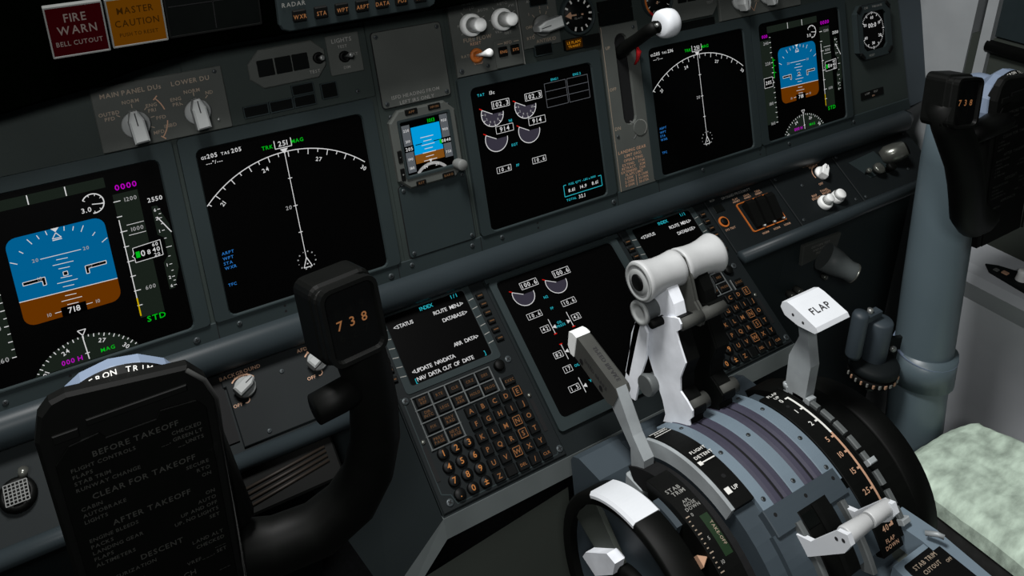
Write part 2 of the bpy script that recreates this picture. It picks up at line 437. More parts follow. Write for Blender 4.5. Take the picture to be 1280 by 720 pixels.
    def hdg(g):
        cx, cy, r = -9, -111, 51
        a = math.degrees(math.asin((85-111+cy+111+26)/r)) if False else 31.5
        g.flat(circle(cx, cy, r, 16, a, 180-a), 'tape')
        for k in range(-11, 12):
            b = 90-k*5; c, s = math.cos(rad(b)), math.sin(rad(b))
            if cy+s*r < -83.5: continue
            r0 = r-(3 if k % 2 == 0 else 1.8); g.line((cx+c*r0, cy+s*r0), (cx+c*r, cy+s*r), .8, 'sw', .3)
        for s_, b in (('24', 112), ('27', 71), ('21', 143), ('30', 42)):
            g.text(s_, cx+44*math.cos(rad(b)), cy+44*math.sin(rad(b)), 4, 'sw', z=.3, rot=b-90)
        g.pline([(cx-3.4, -54.2), (cx+3.4, -54.2), (cx, -59.6)], .8, 'sw', .35, True); g.line((cx-.5, -60), (cx+.8, -83), .9, 'sw', .35)
        g.line((cx-1.5, -77), (cx+2.3, -77), .8, 'sw', .36)
        g.text('000 H', -22, -79.6, 4.4, 'smag'); g.text('MAG', 8.3, -78.8, 3.6, 'sg')
    sub(t, 'heading_arc', hdg)
    def tape(g):
        g.flat(rect(-84, -61, -62.5, 61), 'tape')
        for k in range(-4, 5):
            y = -2+k*14.6; g.line((-66, y), (-62.5, y), .8, 'sw', .3); g.line((-65, y+7.3), (-62.5, y+7.3), .7, 'sw', .3)
            if k % 2 == 0 and k: g.text(str(205//20*20+k*10), -72.5, y, 4.2, 'swd', z=.3)
        o = [(-83, -7), (-66, -7), (-66, -2), (-64, 0), (-66, 2), (-66, 7), (-83, 7)]
        g.flat(o, 'sblk', .36); g.pline(o, .6, 'sw', .4, True); g.text('205', -74.6, 0, 5, 'sw', z=.45)
        if small:
            g.text('000', -74, 66.5, 4.6, 'smag'); g.line((-61.6, 4), (-61.6, 34), 1, 'sg', .3)
            for y in (12, 22, 30): g.line((-61.6, y), (-57.5, y), .9, 'sg', .3)
    sub(t, 'speed_tape', tape)
    return t
pfd('large blue and brown horizon display at the left edge of the photo, above the checklist', -507.7, 205)
pfd('right hand blue and brown horizon display, left of the octagonal clock', 464.3, 205, True)

def nd(label, cu, far=False):
    t = du('navigation_display', label, MF, cu)
    cy, r = -56, 120
    def rose(g):
        g.arc(0, cy, r, 135, 48, .9, 'sw', n=44)
        for k in range(-9, 9):
            b = 90+4-k*5; c, s = math.cos(rad(b)), math.sin(rad(b)); r0 = r-(6 if k % 2 else 3.6)
            if b > 134 or b < 49: continue
            g.line((c*r0, cy+s*r0), (c*r, cy+s*r), .8, 'sw')
        for s_, b in (('21', 130), ('24', 102.5), ('27', 73), ('30', 47)):
            rr = 109 if b != 47 else 114
            g.text(s_, rr*math.cos(rad(b)), cy+rr*math.sin(rad(b)), 4.2, 'sw', rot=b-90)
    sub(t, 'compass_arc', rose)
    def trk(g):
        g.line((-1.5, 64), (-.3, -50), .7, 'sw')
        for y in (36, 6.6, -22): g.line((-3, y), (1.2, y), .8, 'sw')
        g.text('20', -8, 6.2, 4, 'swd'); g.flat([(-5.4, 67.4), (2.6, 67.4), (-1.5, 62)], 'sw')
        g.text('TRK', -17.5, 72.2, 3.8, 'sg'); g.text('MAG', 13.4, 72.6, 3.8, 'sg')
        g.pline([(-10, 77), (-10, 68.6), (7, 68.6), (7, 77)], .8, 'sw'); g.text('251', -1.6, 73, 5.2, 'sw')
    sub(t, 'track_line', trk)
    def own(g):
        g.pline([(0, -50), (-4.4, -60.5), (4.4, -60.5)], .9, 'sw', close=True); g.flat(circle(0, -57, .8, 8), 'sw')
        for k in range(12):
            a = rad(30*k+15); g.flat(circle(9.3*math.cos(a), -53+9.3*math.sin(a), .8 if k % 3 else .5, 8), 'swd')
    sub(t, 'aircraft_symbol', own)
    def txt(g):
        g.text('GS', -79, 76.2, 2.8, 'sw'); g.text('205', -71, 76.8, 4.2, 'sw'); g.text('TAS', -58.4, 76.4, 2.8, 'sw'); g.text('236' if far else '205', -47.6, 77, 4.2, 'sw')
        g.text('---°/---', -70, 70, 3.4, 'sw')
        for s_, y in (('ARPT', -21.6), ('WPT', -27), ('STA', -32), ('WXR', -37)): g.text(s_, -81, y, 3, 'sbl', 'l')
        g.text('TFC', -81, -54.5, 3, 'sbl', 'l')
    sub(t, 'screen_text', txt)
nd('left map display with a white compass arc, between the left horizon display and blank plates', -302.9)
nd('right hand map display with a white compass arc, right of the landing gear lever', 263, True)

def gauge(g, x, y, r, box, digits=False, red=True):
    g.sector(x, y, r, 152, 360, 'dial'); g.arc(x, y, r, 152, 362, .9, 'sw'); a = rad(152)
    g.line((x, y), (x+r*math.cos(a), y+r*math.sin(a)), .8, 'sw', .3)
    if red: c, s = math.cos(rad(150)), math.sin(rad(150)); g.line((x+c*r, y+s*r), (x+c*(r+4), y+s*(r+4)), 1.1, 'sred', .3)
    if digits:
        for k in range(6):
            b = 175+k*34; c, s = math.cos(rad(b)), math.sin(rad(b)); g.line((x+c*(r-2.6), y+s*(r-2.6)), (x+c*r, y+s*r), .7, 'sw', .3); g.text(str(k*2), x+c*(r-5), y+s*(r-5), 2.7, 'swd')
    g.text(box, x+12.4, y+9.7, 5.4, 'sw', z=.4, mono=4.6)
    q = rect(x+1, y+5.5, x+24.5, y+14); g.flat(q, 'sblk', .34); g.pline(q, .6, 'sw', .36, True)
def boxed(g, s, x, y, h=4.4, mono=4.2):
    w = len(s)*mono+2.4; q = rect(x-w/2, y-h*.8, x+w/2, y+h*.8); g.flat(q, 'sblk', .3); g.pline(q, .55, 'sw', .34, True); g.text(s, x, y, h, 'sw', z=.4, mono=mono)
ed = du('engine_display', 'centre engine display with four dial gauges and fuel totals, left of the landing gear lever', MF, 0)
def f(g):
    gauge(g, -61, 51, 14.6, '102.3', True); gauge(g, -15.5, 51, 14.6, '102.3', True); g.text('N1', -38.6, 38.4, 3.2, 'scy')
sub(ed, 'fan_speed_gauge', f)
def f(g): gauge(g, -60.4, 21, 14.8, '914'); gauge(g, -15, 21, 14.8, '914'); g.text('EGT', -37.6, 9, 3, 'scy')
sub(ed, 'exhaust_temperature_gauge', f)
def f(g): boxed(g, '10.6', -56.5, -16.4); boxed(g, '10.6', -7, -16.8); g.text('FF', -37.5, -16.4, 3, 'scy')
sub(ed, 'fuel_flow_readout', f)
def f(g):
    for x0 in (14.7, 47.8):
        for y in (71.6, 61.8, 52.2, 42.4): g.line((x0, y), (x0+31, y), .6, 'sgreyd')
        for x in (x0, x0+31): g.line((x, 42.4), (x, 71.6), .6, 'sgreyd')
    g.text('ENG 1', 30, 74.8, 2.8, 'scy'); g.text('ENG 2', 63.4, 74.8, 2.8, 'scy'); g.text('TAT', -72.2, 75.8, 3, 'scy'); g.text('13c', -57.5, 75.8, 4, 'sw')
sub(ed, 'thrust_mode_table', f)
def f(g):
    g.pline([(26, -57.6), (22, -57.6), (22, -72), (79.6, -72), (79.6, -58.6), (75, -58.6)], .8, 'scy')
    g.text('FUEL QTY - LBS x 1000', 50.5, -57.8, 2.6, 'scy'); g.text('8.61', 33, -65.6, 4.2, 'sw'); g.text('14.9', 51, -65.6, 4.2, 'sw'); g.text('8.61', 69, -65.6, 4.2, 'sw')
    g.text('TOTAL', 31, -77, 2.8, 'scy'); g.text('32.1', 47, -77, 4.4, 'sw')
sub(ed, 'fuel_quantity_readout', f)

# ------------------------------------------------------------------ small panels and instruments
def knob(t, name, u, v, n, r, ang, ms='knobgrey', mb='knobgrey', h=17, gl=1.35, label=None):
    """round skirt with a raised pointer grip"""
    g = t.g(); g.T = Matrix.Translation((u, v, n)) @ Matrix.Rotation(rad(ang), 4, 'Z')
    g.lathe([(r, 0), (r, 3.5), (r*.93, 5.2), (0, 5.2)], mb, 28)
    w = r*.52; p = [(-w, -r*gl*.95), (w, -r*gl*.95), (w, r*.35), (w*.45, r*gl*.82), (-w*.45, r*gl*.82), (-w, r*.35)]
    g.prism(p, 5, h, ms, 1.6); g.line((0, 0), (0, r*gl*.72), 1.1, 'ink', h+.08)
    return g.part(name, t.e, label)
def stack_knob(t, name, u, v, n, r0=12, r1=8, h0=11, h1=26, m='knob'):
    g = t.g(); g.T = Matrix.Translation((u, v, n))
    g.lathe([(r0*.96, 0), (r0, 1.5), (r0, h0-1.5), (r0*.9, h0), (0, h0)], m, 28)
    g.lathe([(r1*1.12, h0), (r1*1.12, h0+1.2)], 'steel', 24)
    g.lathe([(r1, h0+.2), (r1*.97, h1-1), (r1*.88, h1), (0, h1)], m, 24)
    return g.part(name, t.e)
def toggle(t, u, v, n, ring='black', ms='steel', tip=(3, 5, 20), r=6):
    g = t.g(); g.T = Matrix.Translation((u, v, n)); g.lathe([(r, 0), (r, 2), (r*.75, 3), (r*.55, 3), (r*.5, 1), (0, 1)], ring, 20); sn = g.part('switch_nut', t.e)
    g = t.g(); g.T = Matrix.Translation((u, v, n)); k = .6 if r < 7 else 1
    g.cyl((0, 0, 1), tip, 2, 2, ms, 14, [(1.8*k, 0), (2.2*k, .4), (4.6*k, .8), (4.8*k, .92), (3.2*k, 1), (0, 1)]); g.part('switch_lever', sn)
# display selector panel
t = Thing('display_selector_panel', 'grey plate lettered MAIN PANEL DUs and LOWER DU with two pointer knobs', 'selector panel', MF, (-407.6, 131, 0))
g = t.g(); g.prism(rrect(-407.6, 131, 117, 61, 1.5), -3, 1, 'plate', .7)
g.text('MAIN PANEL DUs', -432.5, 152.4, 4.3, 'paint', z=1.2); g.text('LOWER DU', -379.4, 152.3, 4.3, 'paint', z=1.2)
for s, u, v in (('NORM', -434.6, 143.4), ('OUTBD', -454.4, 135.8), ('PFD', -454.6, 131), ('ENG', -417.6, 136.4), ('PRI', -418, 131.6), ('PFD', -411.6, 123.4), ('INBD', -405, 114.2), ('MFD', -416, 110.2), ('NORM', -380, 142.4), ('ND', -364.6, 138), ('ENG', -395.6, 137.6), ('PRI', -395.8, 132.6)):
    g.text(s, u, v, 3.3, 'paint', z=1.2)
g.arc(-434.3, 123.3, 28, 42, 14, 1, 'tan', 1.2); g.arc(-434.3, 123.3, 28, -8, -42, 1, 'tan', 1.2)
for a in (42, -42): c, s = math.cos(rad(a)), math.sin(rad(a)); g.line((-434.3+c*26, 123.3+s*26), (-434.3+c*31, 123.3+s*31), 1, 'tan', 1.2)
for u, an in ((-434.3, (90, 145, 45, 8, -28)), (-378.9, (90, 145, 45))):
    for a in an: c, s = math.cos(rad(a)), math.sin(rad(a)); g.line((u+c*14, 123.2+s*14), (u+c*17.5, 123.2+s*17.5), .8, 'paint', 1.2)
g.part('plate', t.e)
knob(t, 'selector_knob', -434.3, 121.5, 1, 12.6, 4, h=19); knob(t, 'selector_knob', -378.9, 121.8, 1, 12.2, 4, h=19)
screw(t, t.e, -356, 157, 1, 2)
g = t.g(); g.T = Matrix.Translation((-361, 110, 1)); g.lathe([(1.4, 0), (1.2, 1), (0, 1)], 'steel', 10); g.part('indicator_lamp', t.e)
# octagonal annunciator plate
t = Thing('autoflight_annunciator', 'eight sided plate with three dark windows and a TEST switch, left of the LIGHTS plate', 'annunciator', MF, (-284, 151, 0))
g = t.g(); g.prism([(-324, 157), (-311, 170), (-257, 171), (-244.5, 159), (-245.5, 143), (-255, 132), (-312, 131), (-324, 142)], -3, 1.5, 'plate', 1)
g.text('TEST', -258.6, 138.6, 3.2, 'paintgrey', z=1.7); g.part('plate', t.e)
for u in (-307, -289, -271.5):
    g = t.g(); g.prism(rrect(u, 151.2, 16.4, 16.6, .8), 1.4, 2, 'lens'); g.part('window', t.e)
toggle(t, -252.4, 151.6, 1.5, tip=(2, 0, 9))
# lights plate
t = Thing('lights_test_panel', 'small square plate lettered LIGHTS with one toggle switch, left of the upper blank plate', 'switch panel', MF, (-223.5, 151, 0))
g = t.g(); g.prism(rrect(-223.5, 150.8, 36, 41.5, 1), -3, .8, 'plate', .5)
g.text('LIGHTS', -224.8, 165.5, 4.3, 'paintgrey', z=1); g.text('TEST', -225, 158.8, 2.9, 'paintgrey', z=1); g.text('BRT', -213.6, 148.8, 2.9, 'paintgrey', z=1); g.text('DIM', -223.6, 136.6, 2.9, 'paintgrey', z=1); g.part('plate', t.e)
toggle(t, -224.6, 148, .8, tip=(3, 2, 16))
# row of dark annunciator windows
for i, (u0, v0, u1, v1, lb) in enumerate(((-285.6, 117.6, -262.4, 128.8, 'dark caption window above the right end of the low caption row'),
        (-285.6, 105.2, -262.4, 117, 'rightmost dark window of the low caption row under the eight sided plate'), (-310.6, 105.2, -286.4, 117, 'middle dark window of the low caption row over the left map display'),
        (-336.6, 105.2, -311.4, 117, 'leftmost dark window of the low caption row, right of the selector knobs'), (-255.6, 108, -238, 124.8, 'square dark caption window alone below the LIGHTS plate'))):
    t = Thing('caption_window', lb, 'annunciator', MF, ((u0+u1)/2, (v0+v1)/2, 0), 'dark caption windows')
    g = t.g(); g.ring(rrect((u0+u1)/2, (v0+v1)/2, u1-u0, v1-v0, .6, 2), rrect((u0+u1)/2, (v0+v1)/2, u1-u0-2.2, v1-v0-2.2, .5, 2), -3, 1.2, 'bezel'); g.part('frame', t.e)
    g = t.g(); g.prism(rrect((u0+u1)/2, (v0+v1)/2, u1-u0-2, v1-v0-2, .5, 2), -2.8, .6, 'lens'); g.part('window', t.e)
pu = pt.g(); pu.prism(rrect(-291, 138, 188, 76, 2), -3, -1.6, 'panel', .5); pu.part('sub_panel', pt.e); screw(pt, pt.e, -216, 109, -1.6, 2.4)
# blank plates
for (u0, v0, u1, v1, lb, tx) in ((-192.5, 83.5, -109, 167.5, 'blank square cover plate lettered ISFD HEADING, above the small standby horizon', True), (-191, -87, -106.5, -3.5, 'blank square cover plate without lettering, below the small standby horizon', False)):
    uc, vc = (u0+u1)/2, (v0+v1)/2
    t = Thing('blank_cover_plate', lb, 'cover plate', MF, (uc, vc, 0)); g = t.g(); g.prism(rrect(uc, vc, u1-u0, v1-v0, 4), -3, .4, 'seam'); g.prism(rrect(uc, vc, u1-u0-1.4, v1-v0-1.4, 3.6), .3, 1.2, 'plate' if tx else 'bezel', .5)
    if tx: g.text('ISFD HEADING FROM', -152, 94.4, 3.9, 'paintgrey', z=1.4); g.text('LEFT IRS ONLY', -151.4, 87.4, 3.9, 'paintgrey', z=1.4)
    g.part('plate', t.e)
    for a, b in ((u0+5.5, v1-5.5), (u1-5.5, v1-5.5), (u1-5.5, v0+5.5), (u0+5.5, v0+5.5)): screw(t, t.e, a, b, 1.2, 2.4)
pu = pt.g(); pu.prism(rrect(-150, 46, 93, 276, 1), -3, -1.2, 'panel', .4); pu.part('sub_panel', pt.e)
# standby horizon
t = Thing('standby_horizon', 'small square standby horizon with blue and brown screen between the two blank plates', 'standby instrument', MF, (-150, 36, 0))
g = t.g(); g.prism([(-190, 68), (-178, 80), (-122, 80), (-110, 68), (-110, 2), (-121, -8), (-178, -8), (-190, 3)], -3, 6, 'plate', 2)
g.part('case', t.e)
g = t.g(); g.T = Matrix.Translation((-149.5, 36.5, 6)); g.ring(rrect(0, 0, 64, 66, 2), rrect(0, 0, 57, 59, 1), -.5, 1.5, 'bezel', zi=.1); g.part('bezel', t.e)
def f(g):
    g.T = Matrix.Translation((-149.5, 36.5, 6)); g.flat(rect(-28.5, -29.5, 28.5, 29.5), 'sblk', .1)
    g.flat(rect(-28, -27, -18.5, 26), 'itape', .16); g.flat(rect(18.5, -20, 28, 29), 'itape', .16)
    g.flat(rect(-17.5, -9, 17.5, 22), 'isky', .16); g.flat(rect(-17.5, -19, 17.5, -9), 'ignd', .16)
    for k in range(-3, 5): g.line((-5 if k % 2 else -8, -9+k*4.4), (5 if k % 2 else 8, -9+k*4.4), .7, 'sw', .2)
    g.line((-15, 2), (-7, 2), 1, 'sblk', .25); g.line((7, 2), (15, 2), 1, 'sblk', .25)
    for s, y in (('220', 20), ('210', 8), ('190', -12), ('180', -22)): g.text(s, -23.2, y, 2.8, 'sw')
    for s, y in (('950', 22), ('900', 12), ('750', -14)): g.text(s, 23.2, y, 2.8, 'sw')
    g.flat(rect(16, -4, 28.4, 3), 'sblk', .22); g.text('0840', 22.4, -.5, 3.4, 'sw', z=.3); g.flat(rect(14, -3, 17, 2), 'sg', .3)
    g.flat(rect(-28.4, -4, -17, 3), 'sblk', .22); g.text('205', -23, -.5, 3.6, 'sw', z=.3); g.text('1013', 8, 25.6, 4, 'sg')
    g.arc(0, -44, 22, 140, 40, 3.4, 'swd', .2); g.text('24', -7, -24.6, 2.8, 'sw', z=.3); g.text('27', 7, -24.6, 2.8, 'sw', z=.3); g.flat([(-2, -17), (2, -17), (0, -21)], 'sw', .3)
g = t.g(); f(g); g.part('screen', t.e, 'bright blue and brown screen')
for u, v, s in ((-163, 76, 'APP'), (-135, 76, 'HP/IN'), (-131, -3.5, 'BARO')):
    g = t.g(); g.prism(rrect(u, v, 15, 6.4, 1), 5, 7, 'black', .5); g.text(s, u, v, 2.6, 'legendlo', z=7.1); g.part('button', t.e)
for u, v, s in ((-184.5, 30, '-'), (-184.5, 10, '+')):
    g = t.g(); g.prism(rrect(u, v, 5, 14, 1), 5, 7, 'black', .5); g.text(s, u, v, 3, 'paintgrey', z=7.1); g.part('button', t.e)
g = t.g(); g.prism(rrect(-165, -4, 12, 5.5, 1), 5, 7, 'black', .5); g.text('RST', -165, -4, 2.6, 'legendlo', z=7.1); g.part('button', t.e)
g = t.g(); g.T = Matrix.Translation((-118, 6, 5)); g.lathe([(6.2, 0), (6.4, 1), (6.4, 14), (5.6, 15.5), (0, 15.5)], 'knobdim', 24); g.part('setting_knob', t.e)
for u, v in ((-185, 74), (-115, 74), (-185, -4)): screw(t, t.e, u, v, -1, 2.2)
# ------------------------------------------------------------------ engine control plate
t = Thing('fuel_flow_panel', 'plate lettered FUEL FLOW with two white double knobs and an orange ringed toggle', 'control panel', MF, (-53, 145, 0))
g = t.g(); g.prism(rect(-97.5, 100.5, -8, 205), -3, .6, 'plate', .5); g.line((-8, 100), (-8, 205), .9, 'paintgrey', .75)
g.text('FUEL FLOW', -65.6, 140.6, 4.4, 'paint', z=.8); g.text('RESET', -69, 135.4, 3.2, 'tan', z=.8); g.text('RATE', -83.4, 123, 3.2, 'paint', z=.8); g.text('USED', -69, 113, 3.2, 'tan', z=.8)
g.text('N1 SET', -72, 181.5, 3.4, 'paintgrey', z=.8); g.text('AUTO', -71.5, 176, 3.2, 'paintgrey', z=.8); g.text('BOTH', -53.5, 171.5, 3, 'paintgrey', z=.8); g.text('2', -80, 169, 3, 'paintgrey', z=.8); g.text('1', -88, 158, 3, 'paintgrey', z=.8)
g.text('SPD REF', -28, 180, 3.4, 'paintgrey', z=.8); g.text('AUTO', -27.5, 175, 3.2, 'paintgrey', z=.8); g.text('SET', -24, 140.6, 3.2, 'paintgrey', z=.8); g.text('WT', -12, 146, 3, 'paintgrey', z=.8); g.text('VREF', -36.5, 143.5, 3, 'paintgrey', z=.8); g.text('V1', -14, 171, 3, 'paintgrey', z=.8)
for u in (-70, -29):
    for a in (20, 50, 90, 130, 180, 215, 270): c, s = math.cos(rad(a)), math.sin(rad(a)); g.line((u+c*15, 158+s*15), (u+c*18.5, 158+s*18.5), .8, 'paintgrey', .75)
g.part('plate', t.e)
stack_knob(t, 'double_knob', -73.5, 157, .6, 13, 8, 9, 28); stack_knob(t, 'double_knob', -32.5, 157, .6, 13, 8, 9, 28)
toggle(t, -70.5, 121.5, .6, 'orange', 'knob', (7, 3, 24), 8.5)
g = t.g(); g.prism(rrect(-28.6, 117.8, 36, 33, 1.5), .4, 2.4, 'plate', .7); g.text('MFD', -28, 129.5, 3.6, 'paint', z=2.6)
for a in (-42, -20): g.line((a, 129.5), (a+7, 129.5), .8, 'paint', 2.5)
g.part('button_plate', t.e)
for u, s in ((-36.4, 'ENG'), (-20, 'SYS')):
    g = t.g(); g.prism(rrect(u, 120, 11.5, 11.5, 1), 2.2, 4.4, 'black', .6); g.text(s, u, 120, 3.2, 'legend', z=4.55); g.part('button', t.e)
screw(t, t.e, -57.5, 107.5, .6, 2.4); screw(t, t.e, -92, 107, .6, 3)
# autobrake plate
t = Thing('autobrake_panel', 'plate with one large pale pointer knob turned sideways, left of the flap gauge', 'control panel', MF, (21, 145, 0))
g = t.g(); g.prism(rect(-5.5, 117, 47, 205), -3, .6, 'plate', .5)
g.text('AUTO BRAKE', 21, 172, 3.2, 'paintgrey', z=.8); g.text('ANTISKID', 26, 123.6, 4, 'paint', z=.8); g.text('OFF', 4.6, 141.8, 3.4, 'paint', z=.8); g.text('RTO', 5, 129, 3.4, 'paint', z=.8); g.text('1', 6.5, 157, 3.2, 'paint', z=.8); g.text('2', 22.6, 163, 3.2, 'paint', z=.8); g.text('3', 34, 161, 3.2, 'paint', z=.8)
for a in (60, 90, 128, 178, 215): c, s = math.cos(rad(a)), math.sin(rad(a)); g.line((22.6+c*14.5, 141+s*14.5), (22.6+c*18.5, 141+s*18.5), .8, 'paint', .75)
g.part('plate', t.e)
knob(t, 'selector_knob', 22.6, 141, .6, 13, 98, 'knobgrey', 'knobdim', 21, 1.5)
for i, (u, v, lb) in enumerate(((22, 171.5, 'dark caption window above the pale autobrake knob'), (20.4, 112.8, 'dark caption window below the pale autobrake knob'))):
    t = Thing('caption_window', lb, 'annunciator', MF, (u, v, 0), 'dark caption windows')
    g = t.g(); g.ring(rrect(u, v, 25, 13.5, .6, 2), rrect(u, v, 23, 11.5, .5, 2), -3, 1.2, 'bezel'); g.part('frame', t.e)
    g = t.g(); g.prism(rrect(u, v, 23.2, 11.7, .5, 2), -2.8, .9, 'lens'); g.part('window', t.e)
# flap gauge
def dial(name, label, u, v, r, needle, marks, ringm='bezel', orange=None, n0=-3):
    t = Thing(name, label, 'gauge', MF, (u, v, 0))
    g = t.g(); g.T = Matrix.Translation((u, v, 0)); g.lathe([(r, n0), (r, 2), (r-1.5, 4), (r-3, 4), (r-4, .6)], ringm, 40, caps=False)
    if orange:
        for a0, a1, m in orange: g.arc(0, 0, r-1.6, a0, a1, 3, m, 4.15)
    g.part('bezel', t.e)
    g = t.g(); g.T = Matrix.Translation((u, v, 0)); g.lathe([(r-3.5, n0+.5), (r-3.5, .6), (0, .6)], 'blackgloss', 40); g.part('dial_face', t.e)
    g = t.g(); g.T = Matrix.Translation((u, v, .6))
    for a, L, wd in marks: c, s = math.cos(rad(a)), math.sin(rad(a)); g.line((c*(r-5), s*(r-5)), (c*(r-5-L), s*(r-5-L)), wd, 'tick', .3)
    g.text('FLAPS' if 'flap' in name else 'PSI', 0, -4, 2.6, 'paintgrey', z=.3); g.part('scale_marks', t.e)
    g = t.g(); g.T = Matrix.Translation((u, v, 1)) @ Matrix.Rotation(rad(needle), 4, 'Z'); g.prism([(r-6, 0), (r-14, 4.4), (r-15, 1), (-7, 1), (-7, -1), (r-15, -1), (r-14, -4.4)], .4, 1.2, 'tan'); g.lathe([(3.4, 0), (3.4, 2), (0, 2)], 'dark', 14); g.part('needle', t.e)
dial('flap_position_gauge', 'round black flap gauge with white ticks and a pale needle pointing left', 76.5, 146, 25.5, 178,
     [(a, 4.5, 2.2) for a in (150, 118, 80, 50, 25, 0, -25, -55, -80)]+[(-110, 5, 2.6), (205, 4, 2)])
dial('brake_pressure_gauge', 'round black gauge with an orange and red rim behind the white gear lever knob', 204, 147, 25, 60, [(a, 3.6, 1) for a in range(0, 360, 30)], 'bezel', [(100, 218, 'orange'), (218, 262, 'redpaint')])
# transit light and gear lights
t = Thing('flap_transit_light', 'small amber lit caption below the round flap gauge', 'indicator light', MF, (65, 112, 0)); g = t.g(); g.ring(rrect(65, 112, 27, 13.6, .6, 2), rrect(65, 112, 25, 11.8, .5, 2), -3, 1.2, 'dark'); g.part('frame', t.e)
g = t.g(); g.prism(rrect(65, 112, 25.4, 12, .5, 2), -2.8, .8, 'amberdk'); g.text('LE FLAPS', 65, 114, 3.2, 'legendamb', z=1); g.text('TRANSIT', 65, 109.4, 2.8, 'legendamb', z=1); g.part('lens', t.e)
for u, v, w, h, lb in ((92, 111.5, 24, 13, 'unlit dark caption right of the amber lit caption'), (121.5, 150.5, 24.5, 10.5, 'upper left unlit window above the gear lever slot'), (147.5, 150.5, 24.5, 10.5, 'upper right unlit window above the gear lever slot'), (121.5, 135, 24.5, 15, 'lower left unlit window above the gear lever slot'), (147.5, 135, 24.5, 15, 'lower right unlit window above the gear lever slot'), (134, 163, 20, 9, 'unlit window standing alone above the four gear windows')):
    t = Thing('caption_window', lb, 'annunciator', MF, (u, v, 0), 'dark caption windows')
    g = t.g(); g.ring(rrect(u, v, w+1.5, h+1.5, .6, 2), rrect(u, v, w-.6, h-.6, .5, 2), -3, 1, 'dark'); g.part('frame', t.e)
    g = t.g(); g.prism(rrect(u, v, w, h, .5, 2), -2.8, .7, 'lens'); g.part('window', t.e)
# landing gear lever
t = Thing('gear_limit_plate', 'tall narrow plate with a long dark slot and LANDING GEAR LIMIT lettering', 'gear panel', MF, (137, 25, 0))
out = [(107, -88), (165, -88), (165, 125), (107, 125)]
slot = [(136.4+9.3*math.cos(rad(a)), (103 if s else 5)+9.3*math.sin(rad(a))) for s, rng in ((1, range(0, 181, 30)), (0, range(180, 361, 30))) for a in rng]
g = t.g(); n = len(slot)
oo = []
for x, y in slot:                                  # outline with one corner point per slot point
    oo.append((165 if x > 136.4 else 107, min(125, max(-24, 125 if y > 103.5 else (-24 if y < 4.5 else y)))))
g.ring(oo, slot, -3, .8, 'plate', zi=-2.8); g.prism(rect(107, -88, 165, -23.8), -3, .8, 'plate')
g.line((107.4, -88), (107.4, 125), .8, 'paint', .9)
for s, y, h in (('LANDING GEAR', -37.6, 4), ('LIMIT (IAS)', -43.6, 3.6), ('OPERATING', -49.6, 3.6)): g.text(s, 133, y, h, 'tan', z=1)
for i, (a, b) in enumerate((('EXTEND', '270K'), ('RETRACT', '.82M'), ('EXTENDED', '235K'))): g.text(a, 124, -55-i*4.6, 3.2, 'tan', z=1); g.text(b, 146, -55-i*4.6, 3.2, 'tan', z=1)
g.text('FLAPS LIMIT', 132, -68.6, 3.4, 'tan', z=1); g.line((134, -71), (134, -86), .7, 'tan', 1)
for i, (a, b) in enumerate((('1-250K', '15-200K'), ('2-250K', '25-190K'), ('5-250K', '30-175K'))): g.text(a, 123, -73-i*4.6, 3.2, 'tan', z=1); g.text(b, 146, -73-i*4.6, 3.2, 'tan', z=1)
g.text('UP', 114.5, 98, 4, 'paint', z=1); g.text('OFF', 114.5, 45, 4, 'paint', z=1); g.text('DN', 114.5, -6, 4.4, 'paint', z=1); g.part('plate', t.e)
g = t.g(); g.box(124, -8, -3.2, 149, 115, -2.6, 'seam'); g.part('slot_floor', t.e)  # shallow black floor, its colour stands in for shade inside the slot
for a, b in ((158, 118), (113, -16)): screw(t, t.e, a, b, .8, 2.2)
g = t.g(); g.arc(131, -13, 13, -60, 75, 1.6, 'steel', 1.2); g.prism(circle(150, -12, 11, 24), .6, 2, 'plate', .6); g.arc(150, -12, 10, -60, 90, .9, 'paintgrey', 2.1); g.part('cover_disc', t.e)
t = Thing('landing_gear_lever', 'black lever with a white wheel shaped knob sticking out of the gear slot', 'gear lever', MF, (135, 97, -4))
g = t.g(); g.tube([(135, 84, -10), (135, 92, 4), (135, 97, 14), (134, 106, 38), (130, 116, 64), (125, 122, 84)], [7.5, 8.5, 8.5, 8, 7.8, 7.6], 'black', 16); g.part('lever_arm', t.e)
g = t.g(); g.T = frame((139, 124, 88), (0, 1, 0), (0, 0, 1), (1, 0, 0)); g.lathe([(5, -11), (13.5, -11), (16.5, -8), (17.5, -3), (17.5, 3), (16.5, 8), (13.5, 11), (0, 11)], 'white', 36); g.part('wheel_knob', t.e)
g = t.g(); g.tube([(126.4, 121, 84), (134, 122.5, 86)], 7.4, 'black', 16); g.tube([(122.5, 124, 89), (125, 124, 88)], 2.6, 'steel', 10); g.part('knob_hub', t.e)
g = t.g(); g.tube([(153, 101, 2), (156, 96, 6), (157, 86, 8), (156, 76, 5), (154, 70, 1)], [3, 4, 4, 3.5, 2], 'redpaint', 12, .6); g.part('override_trigger', t.e)
